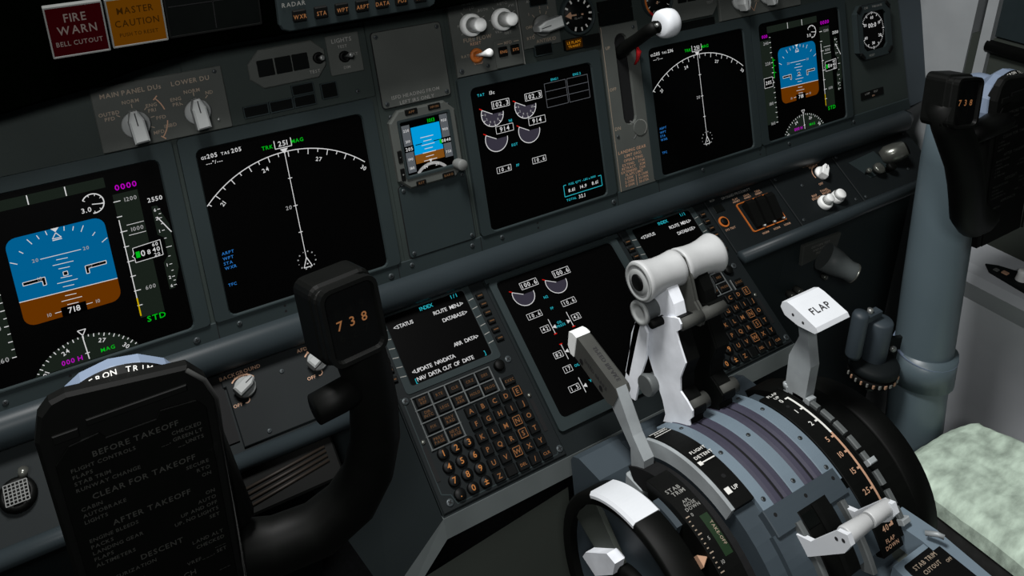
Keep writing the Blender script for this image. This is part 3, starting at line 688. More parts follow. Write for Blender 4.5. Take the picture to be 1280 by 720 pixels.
# right of the brake gauge
t = Thing('autoflight_annunciator', 'eight sided plate with dark windows at the top edge, above the right hand map display', 'annunciator', MF, (268, 140, 0))
g = t.g(); g.prism([(226, 170), (226, 128), (237, 112), (296, 112), (306, 124), (306, 170)], -3, 1.5, 'plate', 1); g.text('TEST', 292, 130, 3.2, 'paintgrey', z=1.7); g.part('plate', t.e)
for u in (244, 261, 278): g = t.g(); g.prism(rrect(u, 144, 15, 16, .8), 1.4, 2, 'lens'); g.part('window', t.e)
for u in (238, 262, 286):
    lb = {238: 'leftmost', 262: 'middle', 286: 'rightmost'}[u]+' of the three dark windows under the right eight sided plate'
    t = Thing('caption_window', lb, 'annunciator', MF, (u, 105, 0), 'dark caption windows'); g = t.g(); g.ring(rrect(u, 104.6, 23.4, 9.6, .6, 2), rrect(u, 104.6, 22, 8, .5, 2), -3, 1, 'dark'); g.part('frame', t.e); g = t.g(); g.prism(rrect(u, 104.6, 22.2, 8.2, .5, 2), -2.8, .7, 'lens'); g.part('window', t.e)
t = Thing('display_selector_panel', 'plate with two pale pointer knobs at the top edge, above the right hand horizon display', 'selector panel', MF, (390, 130, 0))
g = t.g(); g.prism(rect(310, 100.5, 470, 160), -3, 1, 'plate', .7); g.pline([(366, 116), (374, 106), (380, 117)], .9, 'tan', 1.2); g.text('MFD', 366, 119, 3.2, 'paint', z=1.2); g.text('PFD', 381, 119, 3.2, 'paint', z=1.2); g.part('plate', t.e)
knob(t, 'selector_knob', 345, 124, 1, 12.6, 180, h=19); knob(t, 'selector_knob', 399, 124, 1, 12.4, 180, h=19)
# clock
t = Thing('clock', 'octagonal black clock with white digital face at the right end of the main panel', 'clock', MF, (623, 38, 0))
oc = [(584, 68), (596, 80), (652, 80), (664, 68), (664, 8), (652, -4), (596, -4), (584, 8)]
g = t.g(); g.ring(oc, [(594, 62), (601, 69), (646, 69), (653, 62), (653, 14), (646, 7), (601, 7), (594, 14)], -3, 7, 'bezel', zi=3); g.pline(oc, 1, 'seam', 7.1, True); g.part('bezel', t.e)
g = t.g(); g.prism([(594, 62), (601, 69), (646, 69), (653, 62), (653, 14), (646, 7), (601, 7), (594, 14)], -2.5, 2.4, 'glass'); g.part('screen', t.e)
def f(g):
    for k in range(60):
        a = rad(k*6); c, s = math.cos(a), math.sin(a); R = 28.5 if k % 15 else 30; R0 = R-(5 if k % 5 == 0 else 2); g.line((623.5+c*R*.95, 38+s*R), (623.5+c*R0*.95, 38+s*R0), 1 if k % 5 == 0 else .7, 'sw', 2.7)
    for s, a in (('60', 90), ('10', 30), ('20', -30), ('30', -90), ('40', 210), ('50', 150)): g.text(s, 623.5+19.5*math.cos(rad(a)), 38+20*math.sin(rad(a)), 4.4, 'sw', z=2.7)
    g.text('00:0', 623.5, 46, 6.6, 'sw', z=2.7)
g = t.g(); f(g); g.part('clock_face', t.e)
for a, b, an in ((590, 74, 45), (658, 74, -45), (658, 2, 45), (590, 2, -45)):
    g = t.g(); g.T = Matrix.Translation((a, b, 6.5)) @ Matrix.Rotation(rad(an), 4, 'Z'); g.prism(rrect(0, 0, 12, 6, 1), 0, 2, 'dark', .5); g.part('button', t.e)
g = t.g(); g.text('CHR', 606, 75, 3, 'paintgrey', z=7.2); g.text('TIME/DATE', 632, 75, 3, 'paintgrey', z=7.2); g.text('RESET', 612, .8, 3, 'paintgrey', z=7.2); g.part('lettering', t.e)

# ------------------------------------------------------------------ forward lower panels (L frame)
t = Thing('forward_console', 'sloping dark console with a grey lip, carrying two keypads and the lower display', 'console', LF, (-3, -92, -12))
g = t.g(); g.prism([(-253, 20), (-253, -207), (247, -207), (247, 20)], -40, -2.5, 'console'); g.part('console_top', t.e)
g = t.g(); g.prism([(-103, 20), (-103, 2), (95, 2), (95, 20)], -2.5, 0, 'bezel', .6); g.part('upper_strip', t.e)
g = t.g(); g.T = LF.inverted()                     # lip along the foot and up the left side
A, B_ = LF @ Vector((-254, -207, -2)), LF @ Vector((248, -207, -2))
d = Vector((0, -7, -20)); k = Vector((0, 24, -6))
P = [A, B_, B_+d, A+d, A+k*2, B_+k*2, B_+d+k*2, A+d+k*2]
g.add(P, [(0, 1, 2, 3), (3, 2, 6, 7), (0, 4, 5, 1), (0, 3, 7, 4), (1, 5, 6, 2), (4, 7, 6, 5)], 'lip'); g.part('lip', t.e)
g = t.g(); g.T = LF.inverted()                     # left cheek flaring down to the knee panel
P = [LF @ Vector((-254, 20, -3)), LF @ Vector((-254, -207, -3)), A+Vector((-62, 0, -68)), LF @ Vector((-254, 20, -3))+Vector((-110, 10, -120))]
g.add(P+[p+Vector((18, 14, -14)) for p in P], [(0, 1, 2, 3), (4, 7, 6, 5), (0, 3, 7, 4), (1, 5, 6, 2), (2, 6, 7, 3)], 'console'); g.part('side_cheek', t.e)
g = t.g(); g.T = LF.inverted(); a2 = A+Vector((-62, 0, -68)); q = Vector((6, -8, -22))
P = [A, A+d, a2+q, a2]; g.add(P+[p+Vector((16, 18, -4)) for p in P], [(0, 1, 2, 3), (4, 7, 6, 5), (1, 5, 6, 2), (2, 6, 7, 3), (0, 3, 7, 4)], 'lip'); g.part('side_lip', t.e)
g = t.g(); g.T = LF.inverted(); g.add([(-560, -224, -300), (-330, -222, -316), (-100, -220, -291), (-100, -300, -780), (-560, -300, -780)], [(0, 1, 2, 3, 4)], 'shell'); g.part('foot_panel', t.e)
for u, v in ((-57, 10), (78, 9)): screw(t, t.e, u, v, 0, 3)
for u in (40, 47): g = t.g(); g.flat(circle(u, 8, 1.3, 8), 'seam', .15); g.part('screw_hole', t.e)
# lower display
def dl(label):
    t = Thing('lower_display', label, 'flight display', LF, (-6.5, -85, 0)); g = t.g()
    g.ring(rrect(-6.5, -90, 190, 184, 4), rrect(-6.5, -85, 170, 169, 6), -3, 2.2, 'bezel', zi=0); g.part('bezel', t.e)
    g = t.g(); g.prism(rrect(-6.5, -85, 171, 170, 6), -2.8, 0, 'glass'); g.part('screen', t.e); return t
ld = dl('sloping lower engine display between the two keypads, behind the speed brake lever')
def f(g): gauge(g, -59, 60, 14, '100.6'); gauge(g, -12, 60, 14, '100.6'); g.text('N2', -34, 47.6, 3.2, 'scy')
sub(ld, 'core_speed_gauge', f)
def f(g): boxed(g, '10.6', -58.4, 32.4); boxed(g, '10.6', -9.4, 32.4); g.text('FF', -33.5, 32.4, 3, 'scy')
sub(ld, 'fuel_flow_readout', f)
def vbar(g, x, y0, y1, py, side, red0=True, red1=False):
    g.line((x, y0), (x, y1), .8, 'sw'); g.flat([(x, py), (x+side*5, py+2.4), (x+side*5, py-2.4)], 'sw', .3)
    if red0: g.line((x-2, y1), (x+2, y1), 1.2, 'sred', .3)
def f(g):
    for s in (-1, 1):
        x = -32+s*13; vbar(g, x, 22, 3, 11, -s); boxed(g, '42', x+s*9, 12.6, 4.4, 4.4)
    g.text('OIL', -33.4, 14, 2.9, 'scy'); g.text('PRESS', -33.4, 9.8, 2.9, 'scy')
sub(ld, 'oil_pressure_readout', f)
def f(g):
    for s in (-1, 1):
        x = -32+s*13; vbar(g, x, -29, -10, -20, -s); boxed(g, '82', x+s*9, -20, 4.4, 4.4)
    g.text('OIL', -33.4, -18, 2.9, 'scy'); g.text('TEMP', -33.4, -22.2, 2.9, 'scy')
sub(ld, 'oil_temperature_readout', f)
def f(g): boxed(g, '17', -51.5, -38.8); boxed(g, '17', -14, -38.8); g.text('OIL QTY', -33.2, -38.8, 2.9, 'scy')
sub(ld, 'oil_quantity_readout', f)
def f(g):
    for s in (-1, 1): x = -32+s*12.5; vbar(g, x, -52, -70, -63, -s, False); boxed(g, '1.5', x+s*10.5, -60.6, 4.2, 3.8)
    g.text('VIB', -30.4, -60.4, 3.4, 'scy')
sub(ld, 'vibration_readout', f)
# keypads (control display units)
def cdu(label, du_):
    c = -183.3+du_; t = Thing('flight_computer_keypad', label, 'keypad', LF, (c+5, -92, 0)); e = t.e
    g = t.g(); g.prism([(c-69, 20), (c+78, 20), (c+78, -204), (c-69, -204)], -3, 0, 'lowpanel', 1)
    g.pline([(c-66, -84), (c-64, -86), (c-64, -186), (c-55, -190), (c-52, -200), (c+68, -200), (c+71, -196)], 1.2, 'bezel', .3)
    g.part('body', e)
    g = t.g(); g.ring(rrect(c, -35.6, 116, 95, 4), rrect(c, -35.6, 99, 80.6, 3), -.5, 1.0, 'bezel', zi=.5)
    for y in range(6):
        for s in (-1, 1): g.line((c+s*50.6, -9.8-y*10.8), (c+s*57.4, -8.8-y*10.8), .9, 'paintgrey', 1.15)
    sb_ = g.part('screen_bezel', e)
    g = t.g(); g.prism(rrect(c, -35.6, 100, 81.6, 3), -.2, .5, 'glass')
    T = Matrix.Translation((c, 0, .5)); g.T = T
    for s, x, y, m, al in (('INDEX', 0, .4, 'scy', 'c'), ('1/1', 36.5, 1.6, 'scy', 'c'), ('ROUTE MENU>', 43.5, -9.8, 'sw', 'r'), ('DATABASE>', 43.5, -21, 'sw', 'r'), ('<STATUS', -43.5, -10, 'sw', 'l'), ('ARR DATA>', 43.5, -51.4, 'sw', 'r'), ('<UPDATE NAVDATA', -43.5, -62.6, 'sw', 'l'), ('[', -44.5, -71.6, 'scy', 'l'), ('NAV DATA OUT OF DATE', -41, -71.4, 'sw', 'l'), (']', 43.5, -71, 'scy', 'r')):
        k = 3.45; g.text(s.replace('[', '[') , x, y-(.5 if s in '[]' else 0), 4.3, m, al, mono=k)
    g.part('screen', sb_)
    def key(x, y, w, h, ls, rd=False, hi=False, m='legend'):
        g = t.g()
        if rd: g.T = Matrix.Translation((x, y, 0)); g.lathe([(6.1, -.2), (6.1, 3.6), (5.4, 4.6), (0, 4.6)], 'blackgloss', 20); g.T = Matrix()
        else: g.prism(rrect(x, y, w, h, 1), -.2, 4.2, 'blackgloss', .9)
        z = 4.75 if rd else 4.35; hh = 5 if len(ls[0]) == 1 else 2.9
        for i, s in enumerate(ls): g.text(s, x, y+(len(ls)-1)*1.9-i*3.8, hh if not rd else 6, m, z=z)
        if hi: g.pline(rect(x-4.2, y-4.6, x+4.2, y+4.6), .7, m, z, True)
        g.part('key', e)
    X = [c-45.7, c-26.5, c-8, c+10.4, c+28.6]
    for x, s in zip(X, ('INIT REF', 'RTE', 'CLB', 'CRZ', 'DES')): key(x, -95, 14.6, 10.6, s.split(), m='legendlo')
    for x, s in zip(X, ('DIR INTC', 'LEGS', 'DEP ARR', 'HOLD', 'PROG')): key(x, -109, 14.6, 10.6, s.split(), m='legendlo')
    for x, s in zip(X, ('FIX', 'NAV RAD')): key(x, -123, 14.6, 10.6, s.split(), m='legendlo')
    for x, s in zip(X, ('PREV PAGE', 'NEXT PAGE')): key(x, -137.4, 14.6, 10.6, s.split(), m='legendlo')
    key(c+53, -110.5, 13.6, 9.4, ['EXEC'], m='legendlo')
    g = t.g()
    for a, b in (((c-56, -88), (c+38.6, -88)), ((c-56, -102), (c+38.6, -102)), ((c-56, -116), (c+38.6, -116)), ((c-56, -130.2), (c-16.5, -130.2)), ((c-56, -144.4), (c-16.5, -144.4)), ((c-55.6, -88), (c-55.6, -144.4)), ((c-36, -88), (c-36, -144.4)), ((c-17, -88), (c-17, -144.4)), ((c+1.2, -88), (c+1.2, -116)), ((c+19.6, -88), (c+19.6, -116)), ((c+38.4, -88), (c+38.4, -116)), ((c+44.6, -104), (c+44.6, -117))):
        (x0, y0), (x1, y1) = a, b; g.box(x0-.7, y1-.7, 0, x1+.7, y0+.7, 2.2, 'alloydim', .4)
    g.part('key_dividers', e)
    rows = ['ABCDE', 'FGHIJ', 'KLMNO', 'PQRST', 'UVWXY']
    for r, row in enumerate(rows):
        for k, ch in enumerate(row): key(c-2+k*14.45, -124.2-r*14.05, 11.6, 11.2, [ch], hi=ch in 'ENSW')
    for k, s in enumerate(('Z', 'SP', 'DEL', '/', 'CLR')): key(c-2+k*14.45, -194.4, 11.6, 11.2, [s] if s != 'SP' else [' '])
    for r, row in enumerate(('123', '456', '789', '.0±')):
        for k, ch in enumerate(row): key(c-47+k*14.8, -151.4-r*14, 0, 0, [ch], rd=True, m='legendhi')
    for s in (-1, 1):
        for y in range(6): key_x = c+s*65.5; g = t.g(); g.prism(rrect(key_x, -9-y*10.8, 9, 6.4, .8), -.2, 3.2, 'black', .8); g.line((key_x-3, -9-y*10.8), (key_x+3, -9-y*10.8), 1.3, 'legendlo', 3.3); g.part('line_key', e)
    for a, b in ((c-61.5, -156), (c+68, -156)): g = t.g(); g.box(a-2.2, b-18, -.3, a+2.2, b+18, .6, 'seam'); g.part('caption_slot', e)
    for a, b in ((c-61, -133), (c+68, -133)): g = t.g(); g.T = Matrix.Translation((a, b, 0)); g.lathe([(2.6, 0), (2.2, 1.4), (0, 1.8)], 'chrome', 12); g.part('light_sensor', e)
    g = t.g(); g.T = Matrix.Translation((c+50, -91, 0)); g.lathe([(6, 0), (6, 5), (5, 6.4), (0, 6.4)], 'black', 18); g.part('brightness_knob', e)
    for a, b in ((c-62, -88), (c+64, -88), (c-59, -196), (c+73, -196), (c+66, 12), (c-62, 12)): screw(t, e, a, b, 0, 4 if b == -88 or b == -196 else 2.6)
    return t
cdu('left keypad with screen, between the captain horn and the lower display', 0)
cdu('right keypad with screen, partly behind the thrust lever handles', 350.1)
# captain's and first officer's lower panels
t = Thing('lower_lighting_panel', 'dark lower left panel with two pale knobs lettered BACKGROUND and AFDS FLOOD', 'lower panel', LF, (-500, -35, -5)); tl = t
g = t.g(); g.prism([(-770, 16), (-298, 16), (-298, -78), (-770, -78)], -20, -3, 'console'); g.part('panel_back', t.e)
g = t.g(); g.prism([(-410, 8), (-404, 10), (-300, 9), (-296, 2), (-296, -40), (-302, -70), (-407, -70), (-407, -8), (-410, -8)], -3, 0, 'lowpanel', .8)
g.text('BACKGROUND', -390.4, 1.6, 3.7, 'tan', z=.2); g.text('AFDS FLOOD', -314, 2.2, 3.7, 'tan', z=.2)
for u in (-390.3, -315.3): g.arc(u, -15, 13.5, 140, 35, 1.5, 'tan', .2); g.text('BRIGHT', u, -2.6, 2.6, 'tan', z=.3); g.text('OFF', u-11, -29.2, 3.4, 'tan', z=.2); g.arc(u-2, -27, 3, -120, 30, .9, 'tan', .2)
g.part('plate', t.e)
knob(t, 'dimmer_knob', -390.3, -15, 0, 10.6, -62, 'knobgrey', 'knobgrey', 15, 1.1); knob(t, 'dimmer_knob', -315.3, -15, 0, 10.6, -62, 'knobgrey', 'knobgrey', 15, 1.1)
for a, b in ((-352, -12), (-381, -64)): screw(t, t.e, a, b, 0, 2.4)
g = t.g(); g.box(-424, -62, -3, -409, 4, -1, 'seam'); g.part('dark_recess', t.e)
g = t.g(); g.tube([(-770, -82, 0), (-298, -82, 0)], 9, 'rail', 16); g.part('lower_rail', t.e)
g = t.g(); g.T = LF.inverted()
def yz(u, y, z): return (u+8, y, z)
a0 = LF @ Vector((0, -84, -6))
pr = [(a0.y, a0.z), (a0.y+6, a0.z-14), (a0.y+26, a0.z-34), (a0.y+34, a0.z-46)]
pts = [(-770, y, z) for y, z in pr]+[(-318, y, z) for y, z in pr]; g.add(pts, [(i, i+1, 5+i, 4+i) for i in range(3)], 'console')
g.T = Matrix()
g.box(-428, -130, -14, -326, -86, -7, 'dark', 2)
for k in range(4):
    g.tube([(-422, -106-k*5.4, -6.4), (-336, -97-k*4.6, -6.4)], 1.5, 'brownrib', 8)
g.part('ribbed_vent', t.e)
t = Thing('air_outlet', 'round ribbed black air outlet at the lower left edge of the photo', 'air vent', LF, (-593, -35, -3))
g = t.g(); g.T = Matrix.Translation((-593, -35, -3)); g.lathe([(15, 0), (15, 6), (12, 9), (11, 9)], 'black', 28); g.part('ring', t.e)
g = t.g(); g.T = Matrix.Translation((-593, -35, -3)); g.lathe([(11.5, 0), (11.5, 8), (8, 12), (0, 12)], 'dark', 24)
for k in range(-3, 4): g.line((-9, k*3), (9, k*3), .8, 'knobdim', 12.1); g.line((k*3, -9), (k*3, 9), .8, 'knobdim', 12.15)
g.part('grille', t.e); g = t.g(); g.tube([(-587, -22, 2), (-585, -18, 10)], 4, 'chrome', 12); g.part('tab', t.e)
# first officer
t = Thing('lower_switch_panel', 'dark lower right panel with orange framed guarded switches and three white knobs', 'lower panel', LF, (480, -35, -5))
g = t.g(); g.prism([(247, 16), (700, 16), (700, -78), (247, -78)], -20, -3, 'console'); g.part('panel_back', t.e)
g = t.g(); g.prism(rect(248, -74, 375, 11), -3, 0, 'lowpanel', .8); g.text('GROUND PROXIMITY', 306, 4, 3.6, 'paintgrey', z=.2)
for u, s in ((299, 'FLAP'), (321, 'GEAR'), (343, 'TERR')): g.text(s, u, -3, 2.9, 'tan', z=.2); g.text('INHIBIT', u, -6.8, 2.6, 'tan', z=.2)
for u in (312, 334, 355): g.text('NORM', u, -62.6, 2.8, 'tan', z=.2)
g.text('INOP', 262, 6, 2.8, 'paintgrey', z=.2); g.text('SYS TEST', 262, -40, 2.8, 'tan', z=.2); g.part('plate', t.e)
g = t.g(); g.ring(rrect(326, -34, 66, 46, 3), rrect(326, -34, 61, 41, 2), -.5, 1.8, 'orange', zi=-2); g.part('orange_frame', t.e)
g = t.g(); g.box(296, -54, -2.5, 356, -14, -.4, 'seam'); g.part('switch_well', t.e)
for u in (309.5, 329, 348):
    g = t.g(); T = g.T; g.T = Matrix.Translation((u, 0, 0)) @ frame((0, 0, 0), (0, 1, 0), (0, 0, 1), (1, 0, 0)); g.prism([(-16, -1), (-14, 11), (-20, 13), (-52, 4), (-53, -1)], -8, 8, 'dark', 1); g.T = T; g.part('switch_guard', t.e)
    g = t.g(); g.tube([(u+4, -53, 2), (u+4, -55, 7)], 1.8, 'steel', 10); g.part('hinge_pin', t.e)
g = t.g(); g.prism(rrect(264, -8, 17, 11, 1), -1, 1, 'lens', .4); g.part('caption_window', t.e)
g = t.g(); g.T = Matrix.Translation((258, -28, 0)); g.ring(circle(0, 0, 8, 24), circle(0, 0, 5.6, 24), -.5, 1.4, 'orange'); g.lathe([(5.4, -1), (5.4, 3), (4.6, 4), (0, 4)], 'black', 20); g.part('test_button', t.e)
g = t.g(); g.prism(rect(378, -74, 510, 11), -3, 0, 'lowpanel', .8)
for s, u, v in (('BACKGROUND', 467, 8.5), ('BRIGHT', 468, 3.4), ('OFF', 459, -25.5), ('MAP', 433, -38.6), ('BRIGHT', 434, -43), ('PANEL', 457, -36.2), ('BRIGHT', 458, -40.6)): g.text(s, u, v, 3.5, 'tan', z=.2)
g.arc(470, -10, 13, 200, 90, 1.6, 'tan', .2); g.part('plate', t.e)
knob(t, 'dimmer_knob', 471.5, -11, 0, 10.6, -50, 'knob', 'knob', 16, 1.1)
stack_knob(t, 'double_knob', 438, -55, 0, 10.6, 6.6, 9, 20); stack_knob(t, 'double_knob', 465, -54, 0, 9.5, 8, 10, 17)
for a, b in ((424, -18), (386, -66), (500, -66), (386, 4)): screw(t, t.e, a, b, 0, 2.4)
g = t.g(); g.prism(rect(514, -74, 692, 11), -3, 0, 'lowpanel', .8); g.prism([(536, -10), (600, -6), (610, -44), (556, -44)], -.2, 1.2, 'bezel', .5); g.part('outboard_plate', t.e)
for u, v, r, L in ((553, -35, 4, 11), (572, -38, 9, 14), (596, -42, 7, 16)):
    g = t.g(); g.T = Matrix.Translation((u, v, 0)); g.lathe([(r*.6, 0), (r*.6, L*.5), (r, L*.55), (r, L), (r*.7, L+1), (0, L+1)], 'chrome' if r != 7 else 'black', 20); g.part('headset_jack', t.e)
g = t.g(); g.cyl((604, -20, 0), (634, -28, 26), 15, 12, 'chrome', 26, [(9, 0), (15, .25), (15.5, .6), (13, .95), (10.5, 1), (9, .8)]); g.part('air_outlet', t.e)
g = t.g(); g.cyl((630, -27, 23), (635, -28.2, 27), 10, 10, 'black', 20); g.part('outlet_mouth', t.e)
for a, b in ((521, 5), (521, -68), (684, 5), (640, -52)): screw(t, t.e, a, b, 0, 2.4)
g = t.g(); g.tube([(249, -82, 0), (700, -82, 0)], 9, 'rail', 16); g.part('lower_rail', t.e)
g = t.g(); g.T = LF.inverted(); g.add([(255, a0.y+4, a0.z), (708, a0.y+4, a0.z), (712, -62, a0.z-40), (255, -62, a0.z-40), (712, -58, -780), (255, -58, -780)], [(0, 1, 2, 3), (3, 2, 4, 5)], 'bezel'); g.part('knee_panel', t.e)
g = tl.g(); g.T = LF.inverted(); g.add([(-770, a0.y+44, a0.z-46), (-310, a0.y+44, a0.z-46), (-310, a0.y+140, a0.z-380), (-770, a0.y+140, a0.z-380)], [(0, 1, 2, 3)], 'console'); g.part('knee_panel', tl.e)
# ------------------------------------------------------------------ pedestal
def QP(x, th, r): t = rad(th); return (x, QY+r*math.cos(t), QZ+r*math.sin(t))
t = Thing('control_stand', 'blue grey control stand with curved slotted top, between the two trim wheels', 'control stand', WF, (0, -400, -780))
e = t.e
prof = [(-246, -218), (-262, -210), (-292, -206)] + [(QY+126*math.cos(rad(a)), QZ+126*math.sin(rad(a))) for a in range(62, 141, 6)] + [(-484, -226), (-900, -226), (-900, -780), (-262, -780), (-262, -300)]
g = t.g(); g.T = TX(0); g.prism(prof, -66, 66, 'coverdark'); g.part('stand_core', e)
side = [(-246, -222), (-252, -214), (-284, -214), (-300, -226), (-480, -226), (-900, -226), (-900, -780), (-262, -780), (-262, -300)]
g = t.g(); g.T = TX(0); g.prism(side, -114, -66, 'shell'); g.prism(side, 66, 114, 'shell'); g.part('side_wall', e)
g = t.g(); g.T = TX(0); g.prism([(-243, -224), (-246, -217), (-256, -211), (-290, -209), (-300, -224), (-280, -300), (-258, -300)], -115, -64, 'coverdark', 1.2); g.part('nose_cap', e); g = t.g(); g.T = TX(0); g.prism([(-243, -224), (-246, -217), (-256, -211), (-290, -209), (-300, -224), (-280, -300), (-258, -300)], 62, 115, 'coverdark', 1.2); g.part('nose_cap', e)
# curved sheets between the slots
for x0, x1 in ((-43, -30), (-7, 9), (32, 48)): g = t.g(); g.arcslab(x0, x1, 124, 132, 50, 118, 'cover', 18, bev=.8); g.part('curved_cover', e)
for xc in (-18.5, 20.5):
    g = t.g()
    for a, b in ((-11.5, -1.2), (1.2, 11.5)): g.arcslab(xc+a, xc+b, 124, 133.4, 54, 119, 'band', 18, bev=2.4)
    g.part('slot_seal', e); g = t.g(); g.arcslab(xc-1.3, xc+1.3, 124, 130.5, 54, 119, 'seam', 18); g.part('lever_slot', e)
for x, aa in ((-36.5, (64, 87, 110)), (1, (86, 110)), (40, (64, 78, 98, 112))):
    for a in aa: g = t.g(); g.T = TC(x, a, 131.8); g.lathe([(2.4, 0), (2, .8), (0, .9)], 'screw', 10); g.flat(circle(0, 0, .9, 8), 'seam', 1); g.part('screw', e)
g = t.g(); g.arcslab(-66, -43.5, 122, 133, 57, 108, 'black', 16, bev=.6)
for s, x, a, h, rr in (('ARMED', -54, 59.5, 3.2, 0), ('FLIGHT', -52, 81, 3.6, 0), ('DETENT', -52, 84.2, 3.6, 0), ('UP', -52.5, 101.5, 3.6, 0)): T = g.T; g.T = TC(x, a, 133.1); g.text(s, 0, 0, h, 'tick', z=.2); g.T = T
for x0, x1, a, w in ((-65, -45, 57.8, 1.2), (-65, -45, 61.8, 1.2), (-60, -45, 87.2, 1.4), (-64, -60, 87.2, 4.5), (-63.5, -58, 101.5, 6)): T = g.T; g.T = TC(0, a, 133.1); g.line((x0, 0), (x1, 0), w, 'tick', .25); g.T = T
for a in (96,): g.T = TC(-54, a, 133.1); g.flat(circle(0, 0, 2.2, 10), 'seam', .15); g.T = Matrix()
g.part('speed_brake_scale', e)
g = t.g(); g.arcslab(-70, -66, 116, 132.6, 58, 108, 'alloy', 14, bev=.8); g.part('scale_edge_strip', e, 'worn bare metal strip')
g = t.g(); g.arcslab(-88, -70, 90, 112, 50, 150, 'seam', 18); g.part('dark_gap', e)
g = t.g(); g.arcslab(48, 76, 122, 133.6, 73, 149, 'black', 20, bev=.6)
n = 16
for k in range(n):
    a0_, a1_ = 79.5+k*(140.5-79.5)/n, 79.5+(k+1)*(140.5-79.5)/n
    m = 'tick' if k < 6 else 'tan'
    if 13 <= k <= 14: pass
    P = []
    for a in (a0_, a1_): P.append([QP(x, a, 134) for x in (69.4, 71.8)])
    g.add([P[0][0], P[0][1], P[1][1], P[1][0]], [(0, 1, 2, 3)], m)
for s, a in (('0', 80), ('1', 88), ('2', 95.5), ('5', 104), ('10', 111), ('15', 118), ('25', 126), ('40', 140)):
    m = 'tick' if a < 100 else 'tan'
    g.T = TC(0, a, 134); g.line((66.5, 0), (70, 0), 2, m, .1); g.text(s, 61, 0, 5, m, z=.15)
for s, a, m in (('FLAP', 74.6, 'tick'), ('UP', 77.2, 'tick'), ('FLAP', 144.2, 'tan'), ('DOWN', 146.4, 'tan')): g.T = TC(62, a, 134); g.text(s, 0, 0, 3.6 if a < 100 else 3.4, m, z=.15)
g.T = TC(60, 84, 133.7); g.flat(circle(0, 0, 2, 10), 'seam', .15); g.T = Matrix()
g.part('flap_scale', e)
g = t.g(); g.arcslab(76, 79, 120, 134, 72, 146, 'dark', 18)
for k, a in enumerate((83, 90, 97, 103.5, 110.5, 117.5, 125, 132.5, 139)):
    g.arcslab(78, 84, 124, 138, a-3.2, a+2.2, 'alloydim', 3, bev=1)
for a in (76.5, 87.5, 118.5, 141): g.T = TC(80, a, 134); g.box(-3, -2.6, 0, 7, 2.6, 6.5, 'alloy', .8); g.T = Matrix()
g.T = TC(80, 76, 136); g.lathe([(3.4, 0), (3.4, 6), (2.6, 7), (0, 7)], 'alloy', 14); g.T = Matrix()
g.part('flap_gate', e, 'toothed bare metal gate')
g = t.g(); g.arcslab(84, 118, 96, 122, 45, 150, 'black', 20); g.part('dark_shroud', e)
# plate across the slots
g = t.g(); g.arcslab(-47, 43, 126, 135.4, 113.5, 123, 'coverdark', 4, bev=.8)
for x in (-38, 0, 36): g.T = TC(x, 116.5, 135.4); g.flat(circle(0, 0, 1.8, 10), 'seam', .1); g.T = Matrix()
g.part('cross_plate', e)
g = t.g(); g.arcslab(-50, 48, 122, 132, 122, 146, 'coverdark', 8); g.part('aft_cover', e)
g = t.g(); g.arcslab(-20, 20, 126, 136.2, 119.5, 146, 'black', 8, bev=3); g.arcslab(-17, -3, 130, 137, 121, 126, 'lens', 4); g.arcslab(-2, 3, 130, 138, 120, 146, 'dark', 8); g.part('start_lever_box', e)
g = t.g()
g.arcslab(-26, -20, 126, 139, 122, 150, 'alloydim', 8, bev=1); g.part('guide_rail', e); g = t.g(); g.arcslab(26, 32, 126, 139, 124, 150, 'alloydim', 8, bev=1); g.part('guide_rail', e)
# aft deck with the trim placard
g = t.g(); g.T = TX(0); g.prism([(-452, -206), (-498, -200), (-640, -208), (-640, -235), (-452, -235)], 79.5, 102, 'cover', 1); g.prism([(-500, -200.4), (-640, -208.4), (-640, -235), (-500, -228)], 36, 79.4, 'cover', 1); g.part('aft_deck', e)
g = t.g(); g.prism(rrect(66, -546, 46, 84, 3), -212, -200.6, 'blackgloss', .5); g.text('STAB TRIM', 64, -511, 3.8, 'paint', z=-200.4); g.text('CUTOUT', 64, -518, 3.4, 'paint', z=-200.4); g.text('OFF', 83, -521, 2.6, 'paint', z=-200.4); g.part('trim_placard', e)
g = t.g(); g.tube([(84, -497, -194), (88, -505, -190), (90, -510, -190)], 2.4, 'alloy', 10); g.part('deck_pin', e)
# stabilizer trim strip
g = t.g(); g.arcslab(-112, -88, 84, 112, 76, 160, 'black', 22, cy=WY, cz=WZ, bev=.6)
def tw(a): return TC(0, a, 112.1, WY, WZ)
for s, x, a, h in (('STAB', -101, 87, 4), ('TRIM', -99, 89.6, 4), ('APL', -99, 94.5, 3), ('NOSE', -98, 96.4, 3), ('DOWN', -98, 98.3, 3), ('APL', -99, 140, 3), ('NOSE', -98, 142, 3), ('UP', -98, 144, 3)): g.T = tw(a); g.text(s, x, 0, h, 'paintgrey', z=.15)
for k in range(24): a = 101+k*2; g.T = tw(a); g.line((-110.5, 0), (-108.5 if k % 4 else -106.5, 0), .9, 'paint', .15)
for s, a in (('0', 101), ('5', 112), ('10', 122), ('15', 132)): g.T = tw(a); g.text(s, -103.5, 0, 3, 'paintgrey', z=.15)
g.T = Matrix()
for k in range(5):
    a0_, a1_ = 103+k*3.6, 106.6+k*3.6
    P = [(x, WY+112.25*math.cos(rad(a)), WZ+112.25*math.sin(rad(a))) for a in (a0_, a1_) for x in (-99, -90.5)]; g.add(P, [(0, 1, 3, 2)], 'greenband')
g.T = TC(0, 112, 112.3, WY, WZ) @ Matrix.Translation((-93, 0, 0)) @ Matrix.Rotation(rad(-90), 4, 'Z'); g.text('TAKE-OFF', 0, 0, 2.8, 'paint', z=.15); g.T = Matrix()
g.part('stab_trim_scale', e)
